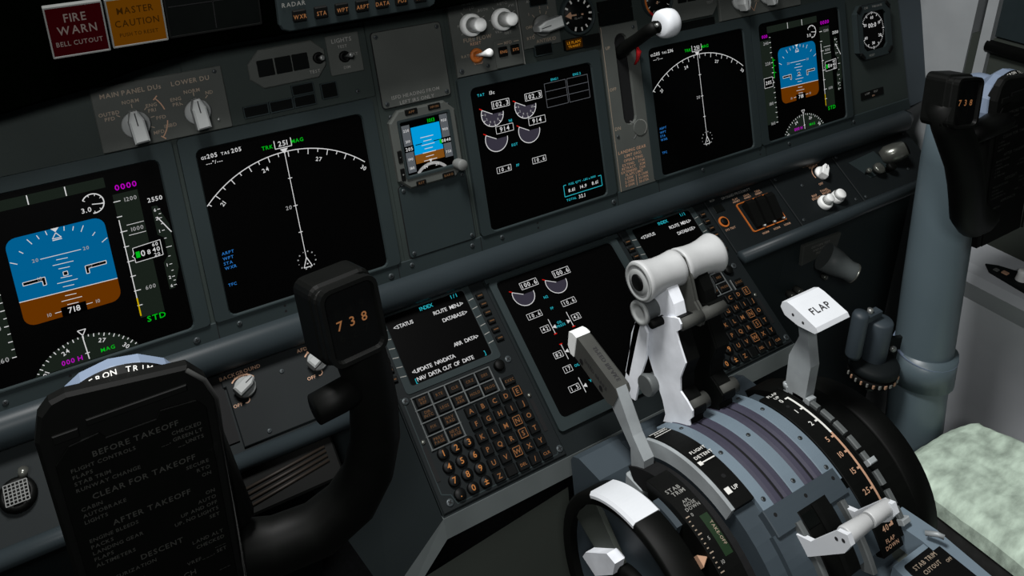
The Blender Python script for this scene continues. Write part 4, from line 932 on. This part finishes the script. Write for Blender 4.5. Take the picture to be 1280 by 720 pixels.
g = t.g(); g.arcslab(-118, -112, 70, 104, 84, 101, 'coverdark', 6, cy=WY, cz=WZ); g.part('filler_block', e)
g = t.g(); g.T = TC(-115, 117.5, 104, WY, WZ); g.prism([(-4, -5), (4, 0), (-4, 5)], -10, 4, 'tan', .6); g.part('trim_pointer', e)

# ------------------------------------------------------------------ trim wheels
def wheel(label, x0, x1, patch):
    t = Thing('trim_wheel', label, 'trim wheel', WF, ((x0+x1)/2, WY, WZ), 'stabilizer trim wheels')
    T = frame((0, WY, WZ), (0, 1, 0), (0, 0, 1), (1, 0, 0)); R = 102.5
    g = t.g(); g.T = T; g.lathe([(91, x0+2), (R-2.5, x0), (R, x0+2.5), (R, x1-2.5), (R-2.5, x1), (91, x1), (91, x0+2)], 'black', 72); g.part('rim', t.e)
    g = t.g(); g.T = T; s = 1 if x0 < 0 else -1; xi, xo = (x0, x1) if x0 < 0 else (x1, x0)
    g.lathe([(34, xi+s*12), (60, xi+s*16), (91, xi+s*10)], 'coverdark', 48, caps=False); g.lathe([(91, xo), (30, xo-s*3), (0, xo-s*3)], 'dark', 48)
    for a in (30, 150, 270):
        c_, s_ = math.cos(rad(a)), math.sin(rad(a)); q = [(30*c_-16*s_, 30*s_+16*c_), (30*c_+16*s_, 30*s_-16*c_), (90*c_+26*s_, 90*s_-26*c_), (90*c_-26*s_, 90*s_+26*c_)]
        g.prism(q, xi+s*7, xi+s*13, 'shell', 1)
    g.part('web', t.e)
    g = t.g(); g.T = T
    g.lathe([(36, xi+s*15), (36, xi+s*4), (33, xi+s*2), (0, xi+s*2)], 'dark', 36); hb = g.part('hub', t.e)
    g = t.g()
    if patch:
        g.arcslab(x0-.4, x1+.4, 98, R+.7, 52.5, 89, 'white', 14, cy=WY, cz=WZ, bev=2.5); g.part('white_stripe', t.e, 'white painted stripe')
        g = t.g(); g.T = T; g.prism([(18, 40), (30, 40), (60, 10), (64, 0), (44, -4), (20, 24)], x0-3, x0+10, 'wornwhite', 2); g.part('folding_handle', hb, 'pale folding crank handle')
    else:
        g.T = T; g.prism(rrect(40, 10, 44, 14, 5), x1-2, x1+5, 'dark', 2); g.part('folding_handle', hb)
wheel('near left trim wheel with a white painted stripe on its black rim', -147.2, -117.5, True)
wheel('all black right trim wheel beside the flap scale, in front of the fleece seat', 120.5, 150.2, False)

# ------------------------------------------------------------------ levers
def plate_yz(x0, x1, P, g, m, bev=0): g.T = TX(0); g.prism(P, x0, x1, m, bev); g.T = Matrix()
LV = [(-231, -92), (-239, -84), (-248, -75), (-256, -72), (-283, -57), (-288, -55), (-292, -59), (-292, -65), (-287, -71), (-291, -79), (-303, -97), (-298, -118), (-300, -133), (-309, -137), (-318, -143), (-319, -150), (-315, -157), (-317, -162), (-281, -186), (-283, -175), (-277, -161), (-263, -141), (-245, -114)]
RV = [(-238, -83), (-246, -84), (-254, -92), (-255, -124), (-249, -150), (-244, -185), (-221, -190), (-226, -168), (-230, -133), (-231, -107)]
for s, lb, rb in ((-1, 'left thrust lever with a pale worn side plate and grey tube handle', 'left reverse thrust lever with a pale roller end under the left tube handle'), (1, 'right thrust lever, black, side plate in painted shade, grey tube handle nearest the right keypad', 'right reverse thrust lever under the right tube handle')):
    t = Thing('thrust_lever', lb, 'thrust lever', WF, (s*19, -300, -165), 'thrust levers'); e = t.e
    g = t.g(); xa, xb = (-29, -26.4) if s < 0 else (10, 12.6); plate_yz(xa, xb, LV, g, 'wornwhite' if s < 0 else 'black', .6)  # right plate is black: the left lever's shade put into its colour
    for y, z, r in ((-297, -57, 3), (-252, -62, 4)): g.T = TX(xa if s < 0 else xb); g.lathe([(r, s*.2), (r*.9, s*1.4), (0, s*1.4)], 'alloy', 14) if False else None; g.T = Matrix()
    g.part('side_plate', e, 'pale worn metal plate' if s < 0 else None)
    inner = [(y+1.5, z-1) for y, z in LV]
    g = t.g(); x0, x1 = (-26.4, -10) if s < 0 else (12.6, 29); plate_yz(x0, x1, LV, g, 'black', .8); g.part('lever_body', e)
    g = t.g(); xi = s*19.5; plate_yz(xi-7, xi+7, [(-246, -36), (-264, -30), (-278, -46), (-284, -60), (-262, -74), (-250, -60)], g, 'wornwhite' if s < 0 else 'black', 1); g.part('handle_arm', e)
    g = t.g(); a_, b_ = (-3.4, -.4) if s < 0 else (.4, 3.4); plate_yz(a_, b_, [(-238, -34), (-246, -14), (-260, -13), (-272, -30), (-281, -50), (-294, -60), (-292, -72), (-280, -76), (-266, -62), (-256, -48)], g, 'gripgrey', .8); g.part('inner_link', e)
    for a, b, c in ((-310, -146, 8), (-289, -62, 6.5)):
        g = t.g(); g.tube([(x0-.5 if s < 0 else .6, a, b), (x1 if s > 0 else -.6, a, b)] if b > -100 else [(x0, a, b), (x1+6, a, b)], c, 'gripgrey', 16); g.part('cross_tube', e)
    g = t.g(); yy, zz = -252, -28
    xo, xn = s*49, s*1.2
    prof = [(19.5, 0), (20.5, .04), (20, .1), (17.6, .3), (16.6, .5), (16.8, .72), (17.8, .9), (18.2, .97), (17, 1)]
    g.cyl((xo, yy, zz), (xn, yy, zz), 0, 0, 'handle', 32, prof); hd = g.part('handle', e)
    g = t.g(); T = frame((xo, yy, zz), (0, 1, 0), (0, 0, 1), (s, 0, 0)); g.T = T
    g.lathe([(19.4, -.5), (19, 1), (16.2, 1.2), (15.4, -.6), (13.6, -.6), (13, 1.2), (8.4, 1.4)], 'knobgrey' if s < 0 else 'alloydim', 32); g.part('end_cap', hd)
    g = t.g(); g.T = T; g.lathe([(8.4, -.5), (8.4, 2), (7, 3), (0, 3)], 'blackgloss', 24); g.part('disconnect_button', hd)
    # reverse lever
    t = Thing('reverse_thrust_lever', rb, 'reverse lever', WF, (s*22, -245, -120), 'reverse thrust levers'); e = t.e
    g = t.g(); x0, x1 = (-35, -32) if s < 0 else (32, 35); plate_yz(x0, x1, RV, g, 'wornwhite', .6); g.part('side_strut', e)
    g = t.g(); g.T = Matrix(); xr = s*26; plate_yz(min(x0, s*30), max(x1, s*30), [(-236, -86), (-231, -121), (-226, -160), (-232, -162), (-238, -121), (-243, -88)], g, 'wornwhite' if s < 0 else 'alloydim', .4); g.part('front_web', e)
    g = t.g(); g.cyl((s*44, -251, -66), (s*6, -251, -66), 0, 0, 'alloydim', 24, [(13, 0), (13.5, .06), (11.5, .1), (10.4, .5), (10.4, 1)]); gt = g.part('grip_tube', e)
    g = t.g(); g.T = frame((s*44, -251, -66), (0, 1, 0), (0, 0, 1), (s, 0, 0)); g.lathe([(13.4, -1), (12.6, 1.6), (9, 1.6), (8.4, .4), (5, .6), (0, .6)], 'knobgrey' if s < 0 else 'alloydim', 28); g.part('roller_end', gt)
    g = t.g(); g.cyl((s*40, -262, -150), (s*6, -262, -150), 11, 11, 'alloydim', 20, [(11, 0), (12, .1), (9, .35), (10, .5), (9, 1)]); g.part('pivot_tube', e)
    g = t.g(); g.tube([(s*42, -266, -71), (s*12, -266, -71)], 4.6, 'dark', 12); g.part('link_pin', e)
for s in (-1, 1):
    pass
# speed brake lever
t = Thing('speed_brake_lever', 'slim grey speed brake lever with a dark lettered grip, in front of the lower display', 'speed brake lever', WF, (-78, -312, -200)); e = t.e
g = t.g(); plate_yz(-86, -73, [(-262, -122), (-272, -124), (-300, -160), (-318, -176), (-320, -212), (-304, -214), (-298, -176), (-268, -150)], g, 'alloy', 1); g.part('lever_arm', e)
g = t.g(); plate_yz(-87, -69, [(-197, -108), (-203, -106), (-212, -107), (-272, -124), (-276, -130), (-270, -147), (-262, -149), (-203, -131), (-196, -124)], g, 'gripgrey', 2.5); plate_yz(-88, -68, [(-196, -107), (-202, -105), (-209, -106), (-206, -132), (-200, -132), (-195, -124)], g, 'knob', 3); g.T = frame((-69, 0, 0), (0, -1, 0), (0, 0, 1), (-1, 0, 0))
d = math.degrees(math.atan2(-17, 60)); g.T = frame((-78, -246, -116.5), (0, -.962, -.272), (-1, 0, 0), (0, -.272, .962)); g.text('SPEED BRAKE', 0, 0, 4.4, 'ink', z=.4)
g.T = frame((-87, -241, -129), (0, -.962, -.272), (0, -.272, .962), (-1, 0, 0)); g.text('SPEED BRAKE', 0, 0, 4, 'ink', z=.4)
for k in (-22, 12): g.flat(circle(k, -7, 3, 12), 'seam', .4)
g.T = Matrix(); g.part('grip', e)
g = t.g(); g.prism(rrect(-79, -309, 20, 26, 3), -222, -208, 'alloy', 1); g.part('foot', e)
# flap lever
t = Thing('flap_lever', 'pale grey flap lever with a white wedge knob lettered FLAP', 'flap lever', WF, (85, -350, -150)); e = t.e
g = t.g(); plate_yz(78, 92, [(-336, -54), (-350, -54), (-354, -80), (-362, -108), (-362, -160), (-338, -160), (-336, -110), (-344, -82)], g, 'alloy', 1.4); g.part('lever_arm', e)
g = t.g(); plate_yz(62, 108, [(-330, -50), (-331, -44), (-336, -41), (-343, -41.5), (-371, -48), (-374, -51.5), (-371, -55), (-352, -58), (-336, -56)], g, 'white', 1.6)
g.T = frame((85, -355, -44.2), (1, 0, 0), (0, .974, .226), (0, -.226, .974)); g.text('FLAP', 0, -1, 7.4, 'ink', z=.35); g.T = Matrix()
for y, z in ((-345, -50), (-357, -51.5)): g.T = frame((62, y, z), (0, -1, 0), (0, 0, 1), (-1, 0, 0)); g.flat(circle(0, 0, 1.5, 10), 'ink', .2); g.T = Matrix()
g.part('knob', e, 'white wedge shaped knob lettered FLAP')
# engine start levers
for sd, lb in ((-1, 'left start lever, white arm with two screws, aft of the curved slots'), (1, 'right start lever, its white grip beside the figure 40 of the flap scale')):
    t = Thing('engine_start_lever', lb, 'start lever', WF, (sd*14+3, -450, -195), 'engine start levers'); e = t.e
    if sd < 0: xa, xb, x0, x1 = -28, -22, -24, 4.2
    else: xa, xb, x0, x1 = 28, 34, 5.4, 33
    g = t.g(); plate_yz(xa, xb, [(-440, -182), (-446, -176), (-462, -169), (-482, -136), (-491, -132), (-496, -139), (-492, -151), (-462, -187), (-444, -194)], g, 'white', 1)
    if sd < 0:
        g.T = frame((-28, 0, 0), (0, -1, 0), (0, 0, 1), (-1, 0, 0))
        for y, z in ((483, -144), (489, -140)): g.flat(circle(y, z, 1.8, 10), 'ink', .2)
        g.T = Matrix()
    g.part('arm', e)
    g = t.g(); g.cyl((x0, -487, -140), (x1, -487, -140), 0, 0, 'handle', 24, [(7.6, 0), (8, .06), (6.6, .94), (6, 1)] if sd < 0 else [(6.6, 0), (7, .06), (6.4, .94), (5.8, 1)]); g.part('grip', e)
    g = t.g(); g.tube([(xa-2, -446, -186), (xb+2, -446, -186)], 5, 'alloydim', 14); g.part('pivot', e)
# ------------------------------------------------------------------ yokes and columns
def hub(sx_, yk, dm='dome'):
    g = yk.g(); g.T = frame((sx_, 0, 40), (1, 0, 0), (0, 0, 1), (0, -1, 0))
    g.lathe([(8, 212), (14, 228), (27, 246), (38, 255), (44.5, 262), (45, 271), (36.5, 286), (0, 286)], dm, 16, smooth=False, ph=pi/2); g.part('hub_housing', yk.e, 'pale blue grey hub housing')
    g = yk.g(); N = 22
    for k in range(N):                                # black scale band on the sloping front rim
        a0, a1 = rad(28+k*124/N), rad(28+(k+1)*124/N)
        P = [(sx_+r*math.cos(a), y, 40+r*math.sin(a)) for a, r, y in ((a0, 44.9, -272.2), (a0, 36.7, -286.2), (a1, 36.7, -286.2), (a1, 44.9, -272.2))]
        g.add(P, [(0, 1, 2, 3)], 'black')
    sl = math.atan2(9, 14)
    def on(a, f):                                     # plane on the conical rim at polar angle a
        a = rad(a); r = 44.9-8.3*f; y = -272.2-14*f; n = Vector((math.cos(a)*math.cos(.56), -math.sin(.56), math.sin(a)*math.cos(.56)))
        xx = Vector((math.sin(a), 0, -math.cos(a))); yy = n.cross(xx)
        p = Vector((sx_+r*math.cos(a), y, 40+r*math.sin(a)))+n*.9
        return frame(p, xx, yy, n)
    s = 'AILERON TRIM'
    for i, ch in enumerate(s):
        if ch != ' ': g.T = on(122-i*5.6, .25); g.text(ch, 0, 0, 3.6, 'tick', z=.1)
    for k in range(19): g.T = on(35+k*6, .72); g.line((0, -2), (0, 2.4 if k % 3 else 3.4), .9, 'tick', .1)
    g.T = Matrix(); g.part('trim_scale', yk.e)
def column(sx_, lb, d=1):
    t = Thing('control_column', lb, 'control column', WF, (sx_, -270, -780)); e = t.e
    g = t.g(); g.tube([(sx_+16*d, -217, 6-10*(1-d)), (sx_+14*d, -220, -60), (sx_+6, -238, -250), (sx_-2, -256, -420), (sx_-14, -300, -780)], [37.6, 38, 39, 39, 39], 'tube', 32, up=(1, 0, 0)); g.part('tube', e)
    g = t.g(); g.tube([(sx_+16*d, -217, 8-14*(1-d)), (sx_+16*d, -217.6, 3-14*(1-d))], 39, 'dome', 32, up=(1, 0, 0)); g.part('joint_ring', e)
    if d: g = t.g(); g.tube([(sx_+16, -217, 6), (sx_+13, -222, 24), (sx_+6, -240, 36), (sx_, -262, 41)], [37.5, 36, 33, 30], 'dome', 28, up=(1, 0, 0)); g.part('neck', e)
    return t
def yoke(sx_, lb, path, rs, head, hub_lb=None):
    t = Thing('control_yoke', lb, 'control yoke', WF, (sx_, -270, 40), 'control yokes')
    hub(sx_, t)
    g = t.g(); g.tube(path, rs, 'black', 18, .85, (0, 1, 0)); g.part('horn', t.e)
    return t
cyk = yoke(-496, 'captain yoke, black curved horn lettered 738 in orange, left of the left keypad', [(-354, -296, 84), (-347, -302, 60), (-343, -306, 34), (-341, -308, 8), (-342, -308, -22), (-349, -306, -52), (-363, -302, -78), (-388, -297, -96), (-420, -290, -101), (-455, -284, -92), (-490, -278, -60), (-497, -274, -20)], [17, 18, 17.5, 17.5, 18.5, 20, 22, 23, 23, 24, 26, 24], None)
g = cyk.g(); g.tube([(-345, -306, 30), (-366, -310, 29), (-384, -312, 28)], [11, 11.5, 11], 'black', 16); g.part('switch_stub', cyk.e)
g = cyk.g(); g.tube([(-486, -280, 12), (-450, -284, 14), (-440, -284, -60), (-470, -282, -80)], [14, 12, 12, 14], 'black', 12); g.part('spoke', cyk.e)
def head(yk, O, X, Y, dig):
    """rounded box with a sunk number window"""
    X = Vector(X).normalized(); Z = X.cross(Vector(Y)).normalized(); Y = Z.cross(X)
    T = frame(O, X, Y, Z)
    g = yk.g(); g.T = T; g.prism(rrect(0, 0, 46, 58, 8, 4), -34, -8, 'black', 2); g.prism(rrect(-2, 0, 40, 54, 7, 4), -9, -2, 'clipedge', 1.5); hh = g.part('horn_head', yk.e)
    g = yk.g(); g.T = T; g.ring(rrect(0, 0, 42, 55, 8, 4), rrect(0, 0, 34, 47, 5, 4), -3, 4, 'clipedge', zi=0); g.part('window_rim', hh)
    g = yk.g(); g.T = T; g.prism(rrect(0, 0, 34.5, 47.5, 5, 4), -3, .4, 'blackgloss')
    for i, ch in enumerate(dig):
        x = -9.5+i*9; g.text(ch, x, 0, 6.4, 'legend', z=.6); 
        for k in (-1, 1): g.text(str((int(ch)+k) % 10), x, k*9, 6, 'clipedge', z=.5)
        g.prism(rect(x-4.2, -14, x-3.9, 14), .3, .8, 'clipedge')
    g.part('number_window', hh)
head(cyk, (-352, -311, 88), (1, .12, .0), (-.07, .25, 1), '738')
fo = yoke(500, 'black curved yoke horn and pale blue hub at the right edge of the photo', [(322, -296, 92), (340, -300, 64), (358, -304, 36), (374, -306, 12), (388, -307, -16), (402, -306, -44), (420, -302, -70), (446, -297, -90), (474, -290, -100), (500, -284, -96), (520, -280, -60), (508, -276, -10)], [18, 21, 22, 22, 22, 22, 23, 24, 24, 25, 26, 24], None)
g = fo.g(); g.tube([(384, -302, 40), (420, -298, 38), (480, -285, 30)], [12, 13, 15], 'black', 14); g.part('spoke', fo.e)
head(fo, (339, -312, 93), (.98, -.1, -.14), (-.4, .2, 1), '738')
column(-496, 'blue grey column under the captain yoke, hidden behind the checklist clip', 0)
fc = column(500, 'blue grey control column with a clamped motor, right of the flap lever'); e = fc.e
g = fc.g(); g.tube([(502, -250, -344), (499, -255, -392)], 43, 'tube', 28, up=(1, 0, 0)); cr = g.part('clamp_ring', e)
g = fc.g(); g.T = frame((502, -250, -344), (1, 0, 0), (0, 1, .14), (0, -.14, 1)); g.ring(circle(0, 0, 44, 28), circle(0, 0, 40, 28), -1, .8, 'dome'); g.part('clamp_edge', cr)
g = fc.g(); g.T = Matrix.Translation((500, -250, -345)) @ Matrix.Rotation(rad(160), 4, 'Z'); g.box(36, -9, -30, 76, -3, 26, 'lowpanel', 1); bk = g.part('bracket', e)
for z in (-18, 14): g = fc.g(); g.T = Matrix.Translation((500, -250, -345)) @ Matrix.Rotation(rad(160), 4, 'Z') @ frame((56, 3, z), (1, 0, 0), (0, 0, -1), (0, 1, 0)); g.T = g.T; g.lathe([(5, 0), (5, 3), (3.6, 4.6), (0, 4.6)], 'steel', 8); g.part('bolt', bk)
mx, my = 424, -222
g = fc.g(); g.lathe([(0, 0)], 'dark', 3) if False else None
g.T = Matrix.Translation((mx, my, 0)); g.lathe([(15, -364), (17, -360), (17, -284), (15, -281), (0, -281)], 'coverdark', 24); g.part('motor_can', e)
g = fc.g(); g.T = Matrix.Translation((mx-2, my-4, 0)); g.lathe([(28, -362), (34, -358), (34, -350), (31, -346), (16, -344)], 'lowpanel', 28); g.lathe([(30, -374), (33, -370), (33, -362), (28, -361)], 'dark', 28)
for k in range(14): a = rad(150+k*14); g.box(33.2*math.cos(a)-2, 33.2*math.sin(a)-1, -369, 33.2*math.cos(a)+2, 33.2*math.sin(a)+1, -364, 'tan' if k % 2 else 'paintgrey')
g.lathe([(7, -396), (7, -374)], 'alloydim', 14); g.part('gear_disc', e)
g = fc.g(); g.T = Matrix.Translation((mx-40, my+6, 0)); g.lathe([(10, -330), (11, -325), (11, -262), (9, -257), (0, -256)], 'coverdark', 18); g.part('side_can', e)
g = fc.g(); g.T = Matrix(); g.box(mx-44, my, -276, mx, my+12, -265, 'coverdark', 2); g.tube([(mx-20, my+6, -266), (mx-20, my+6, -259)], 4, 'steel', 10); g.part('bridge', e)
# checklist clips
def clip(sx_, yy, lb):
    t = Thing('checklist_clip', lb, 'checklist clip', WF, (sx_, yy, 20), 'checklist clips'); e = t.e
    T = Matrix.Translation((sx_+5, yy, 0)) @ frame((0, 0, 0), (1, 0, 0), (0, .1, .995), (0, -.995, .1))
    out = [(-49, -130), (46, -130), (50, 50), (46, 67), (37, 79), (-31, 88), (-40, 86), (-47, 79), (-52, 62)]
    g = t.g(); g.T = T; g.prism(out, -9, 0, 'clipedge', 2.2); g.part('backing', e)
    g = t.g(); g.T = T; g.prism([(-44, -128), (41, -128), (43, 46), (38, 54), (16, 56), (13, 51), (-16, 51), (-19, 56), (-36, 54), (-45, 44)], -.4, 1.2, 'clipface', .5); cd = g.part('card', e)
    g = t.g(); g.T = T; g.box(-24, 63, -.5, 34, 67.5, 1.6, 'clipedge', .5); g.box(-43, 58, -.5, -29, 64, 1.6, 'clipedge', .5); g.part('clip_bar', e)
    g = t.g(); g.T = T; g.tube([(46, -128, 1), (50, 50, 1), (45, 66, 1), (36, 77, 1)], 1.6, 'seatside', 8); g.part('wire_edge', e)
    g = t.g(); g.T = T; y = 43
    blocks = (('BEFORE TAKEOFF', ['FLIGHT CONTROLS........CHECKED', 'FLAPS...............__, GREEN LT', 'STAB TRIM............__UNITS', 'RUNWAY CHANGE']), ('CLEAR FOR TAKEOFF', ['CABIN................SECURE', 'AUTOBRAKE...............RTO', 'LIGHTS...................ON']),
              ('AFTER TAKEOFF', ['ENGINE BLEEDS............ON', 'PACKS..................AUTO', 'LANDING GEAR.....UP AND OFF', 'FLAPS.........UP, NO LIGHTS', 'ALTIMETERS..............SET']), ('DESCENT', ['PRESSURIZATION.....LAND ALT', 'RECALL..............CHECKED', 'AUTOBRAKE...............___', 'LANDING DATA....VREF___, SET']), ('APPROACH', ['ALTIMETERS..............___']))
    for h, ls in blocks:
        g.text(h, 0, y, 3.9, 'cliptext', z=1.4); y -= 6.4
        for s in ls: g.text(s.split('.')[0], -38, y, 2.6, 'cliptext', 'l', z=1.4); g.text(s.split('.')[-1] if '.' in s else '', 38, y, 2.6, 'cliptext', 'r', z=1.4); y -= 4.9
        y -= 3.2
    g.part('lettering', cd)
    g = t.g(); g.T = T; g.box(-18, -20, -34, 18, 30, -9, 'black', 2); g.part('mount', e)
clip(-496, -296, 'black checklist card on the captain yoke, lettered BEFORE TAKEOFF, at lower left')
clip(496, -296, 'black checklist card on the yoke at the right edge of the photo')

# ------------------------------------------------------------------ glareshield and what it carries
t = Thing('glareshield', 'black padded glareshield overhanging the top left of the main panel', 'glareshield', WF, (-200, -20, 240)); e = t.e
pr = [(-800, 140), (-620, 147), (-529, 158), (-492, 163), (-459, 167), (-420, 176), (-364, 185.5), (-300, 186), (-112, 186), (120, 196), (690, 196), (760, 190), (760, 330), (-800, 330)]
g = t.g(); g.T = TY(8); g.prism(pr, -150, 0, 'hood', 3); g.part('hood', e)
t = Thing('display_control_panel', 'blue grey panel with a row of lit keys lettered WXR STA WPT ARPT, top edge', 'control panel', WF, (-209, -4, 222)); e = t.e
g = t.g(); g.T = TY(6); g.prism([(-291, 300), (-291, 199), (-289, 194), (-282, 191), (-134, 192.5), (-128, 195), (-126, 201), (-126, 300)], -6, 5, 'bezel', 1.5); g.text('RADAR', -276, 218, 4.2, 'paintgrey', z=6.3); g.part('face_plate', e)
for u, s in ((-272, 'WXR'), (-250.8, 'STA'), (-229.8, 'WPT'), (-208.8, 'ARPT'), (-187.7, 'DATA'), (-166.6, 'POS'), (-145.5, 'TERR')):
    g = t.g(); g.T = TY(6); g.prism(rrect(u, 206.4, 12.6, 11, 1), 5, 9, 'dark', .8); g.text(s, u, 205.8, 4.1, 'legend', z=9.2, wide=.8); g.part('key', e)
def lamp_cap(name, lb, u0, v0, u1, v1, face, lines, tm):
    t = Thing(name, lb, 'warning light', WF, ((u0+u1)/2, 0, (v0+v1)/2)); g = t.g(); g.T = TY(6); uc, vc = (u0+u1)/2, (v0+v1)/2
    g.ring(rrect(uc, vc, u1-u0+2.4, v1-v0+2.4, .8, 2), rrect(uc, vc, u1-u0, v1-v0, .5, 2), -2, 7, 'knobdim'); g.part('frame', t.e)
    g = t.g(); g.T = TY(6); g.prism(rrect(uc, vc, u1-u0, v1-v0, .5, 2), -1, 5.6, face)
    for s, y, h in lines: g.text(s, uc, vc+y, h, tm, z=5.9, wide=.86)
    pass
    g.part('lens', t.e)
lamp_cap('fire_warning_light', 'dark red square light lettered FIRE WARN BELL CUTOUT at top left', -480, 203, -438.5, 244, 'firelamp', [('FIRE', 11, 7), ('WARN', .6, 7), ('BELL CUTOUT', -10.5, 4)], 'firetext')
lamp_cap('master_caution_light', 'amber square light lettered MASTER CAUTION right of the red FIRE WARN light', -434, 204, -391.5, 244, 'amberlamp', [('MASTER', 10, 5.8), ('CAUTION', -1, 5.8), ('PUSH TO RESET', -11, 3.2)], 'amberdk')
t = Thing('annunciator_block', 'unlit black caption block under the glareshield, right of the amber caution light', 'annunciator', WF, (-349, 2, 230)); g = t.g(); g.T = TY(6); g.ring(rrect(-348, 231, 82, 56, 1, 2), rrect(-348, 231, 79, 53, 1, 2), -1, 5, 'clipedge'); g.part('frame', t.e); g = t.g(); g.T = TY(6); g.prism(rrect(-348, 231, 79, 53, 1, 2), -1, 4, 'lens')
g.line((-348, 206), (-348, 256), .8, 'seam', 4.1); g.line((-386, 231), (-310, 231), .8, 'seam', 4.1); g.part('lens', t.e)

# ------------------------------------------------------------------ right side of the cabin
t = Thing('pilot_seat', 'seat with a pale green fleece cover and a dark side at the lower right', 'seat', WF, (500, -500, -780)); e = t.e
random.seed(3)
P = [(384, -300), (440, -298), (500, -304), (548, -316), (600, -352), (640, -420), (660, -520), (660, -800), (376, -800), (378, -560), (380, -420)]
g = t.g(); bm = bmesh.new()
nx, ny = 46, 60; vs = []
import mathutils
for j in range(ny+1):
    row = []
    for i in range(nx+1):
        fx, fy = i/nx, j/ny; y = -304-500*fy
        xl = 380+8*(1-min(1, fy*8)); xr = 548+min(1, fy/.16)*27+max(0, fy-.16)*60
        x = xl+(xr-xl)*fx; yy = y-(fx**4)*14*(1-fy)
        ed = min(fx, 1-fx, fy*1.6)*12; z = -452+14*min(1, ed)**.5+mathutils.noise.noise((x*.022, y*.022, 0))*5+mathutils.noise.noise((x*.07, y*.07, 3))*2.4
        row.append((x, yy, z))
    vs.append(row)
pts = [p for r in vs for p in r]; W_ = nx+1
g.add(pts, [(j*W_+i, j*W_+i+1, (j+1)*W_+i+1, (j+1)*W_+i) for j in range(ny) for i in range(nx)], 'fleece', True)
per = [(0, i) for i in range(W_)]+[(j, nx) for j in range(1, ny+1)]+[(ny, i) for i in range(nx-1, -1, -1)]+[(j, 0) for j in range(ny-1, 0, -1)]
b = [vs[j][i] for j, i in per]; n = len(b); g.add(b+[(x, y, -474) for x, y, z in b], [(i, (i+1) % n, n+(i+1) % n, n+i) for i in range(n)], 'fleece', True); g.part('fleece_cover', e)
g = t.g(); g.prism([(384, -308), (546, -312), (570, -376), (590, -500), (600, -804), (380, -804)], -580, -472, 'seatside', 6); g.part('cushion_base', e)
g = t.g(); g.box(420, -760, -780, 620, -400, -580, 'dark', 8); g.part('pedestal_base', e)
t = Thing('seat_back', 'x', 'x') if False else None
# side console
t = Thing('side_console', 'pale ledge along the right wall with a dark inlay and one white knob', 'side console', WF, (740, -240, -300)); e = t.e
g = t.g(); g.T = frame((0, 0, 0), (1, 0, 0), (0, 0, 1), (0, -1, 0)); g.prism([(664, -316), (672, -303), (690, -298), (756, -294), (756, -780), (700, -780), (690, -360)], 120, 800, 'sill', 2); g.part('ledge', e)
g = t.g(); g.prism([(702, -208), (714, -222), (727, -255), (730, -420), (672, -420), (682, -280), (688, -222)], -300, -294, 'lowpanel', 1.5); g.part('inlay', e)
g = t.g(); g.T = Matrix.Translation((703, -262, -295)); g.lathe([(8, 0), (8, 2), (6.6, 12), (6.8, 17), (5.4, 18.5), (0, 18)], 'knob', 24); g.part('knob', e)
g = t.g(); g.T = Matrix(); g.prism(rrect(700, -240, 8, 9, 1), -294.5, -292, 'tan', .5); g.prism(rrect(697, -228, 8, 7, 1), -294.5, -292.5, 'knobdim', .5); g.part('rocker', e)
# air outlet / oxygen box under the right panel
t = Thing('oxygen_mask_box', 'black box with a small lettered placard under the right panel', 'box', WF, (470, -70, -290)); e = t.e
g = t.g(); g.T = TY(-62); g.prism([(410, -236), (520, -250), (524, -300), (500, -336), (412, -334), (404, -310)], -60, 0, 'bezel', 3); g.part('case', e)
g = t.g(); g.T = TY(-62); g.prism([(444, -254), (532, -258), (526, -286), (446, -290)], 0, 6, 'plate', 1)
for i, s in enumerate(('OXYGEN TEST', 'AND RESET', 'PRESS')): g.text(s, 484, -263-i*7, 4, 'paintgrey', z=6.2, rot=-2)
g.part('placard', e)
g = t.g(); g.cyl((474, -84, -272), (506, -116, -296), 0, 0, 'lip', 28, [(23, 0), (21, .4), (16, .8), (17, .97), (16, 1)]); hb_ = g.part('hose_barrel', e)
g = t.g(); g.cyl((505.5, -115.5, -295.6), (508.5, -118.5, -297.8), 0, 0, 'chrome', 24, [(17, 0), (17.5, .5), (10, 1), (9, .4)]); g.part('barrel_ring', hb_)
for x, z in ((428, -334), (444, -332)): g = t.g(); g.T = TY(-64); g.T = g.T @ Matrix.Translation((x, z, 0)); g.lathe([(6, 0), (6, 10), (4.4, 13), (0, 13)], 'chrome', 16); g.part('knurled_nut', e)
g = t.g(); g.T = TY(-64) @ Matrix.Translation((506, -330, 0)); g.lathe([(5, 0), (5, 8), (3, 10), (0, 10)], 'chrome', 14); g.part('stud', e)

# ------------------------------------------------------------------ room shell
g = G(WF, (0, 0, -780)); g.box(-820, -1500, -800, 820, 300, -780, 'carpet'); structure('floor', g)
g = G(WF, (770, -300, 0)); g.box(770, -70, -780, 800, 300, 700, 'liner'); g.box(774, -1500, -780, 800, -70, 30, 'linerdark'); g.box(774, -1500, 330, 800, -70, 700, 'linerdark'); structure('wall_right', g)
t = Thing('window_1', None, None, WF, (772, -600, 180), kind='structure')
g = t.g(); g.box(764, -104, -120, 782, -88, 340, 'liner', 3); g.part('window_post', t.e); g = t.g(); g.tube([(768, -100, 19), (768, -1500, 19)], 10, 'black', 12, up=(1, 0, 0)); g.part('window_gasket', t.e)
g = t.g(); g.box(776, -1490, 34, 780, -100, 330, 'visor'); g.part('window_pane', t.e)
g = G(WF, (0, 300, 0)); g.box(-820, 290, -780, 820, 310, 700, 'linerdark'); structure('wall_front', g)
g = G(WF, (-800, -300, 0)); g.box(-820, -1500, -780, -800, 300, 60, 'linerdark'); structure('wall_left', g)
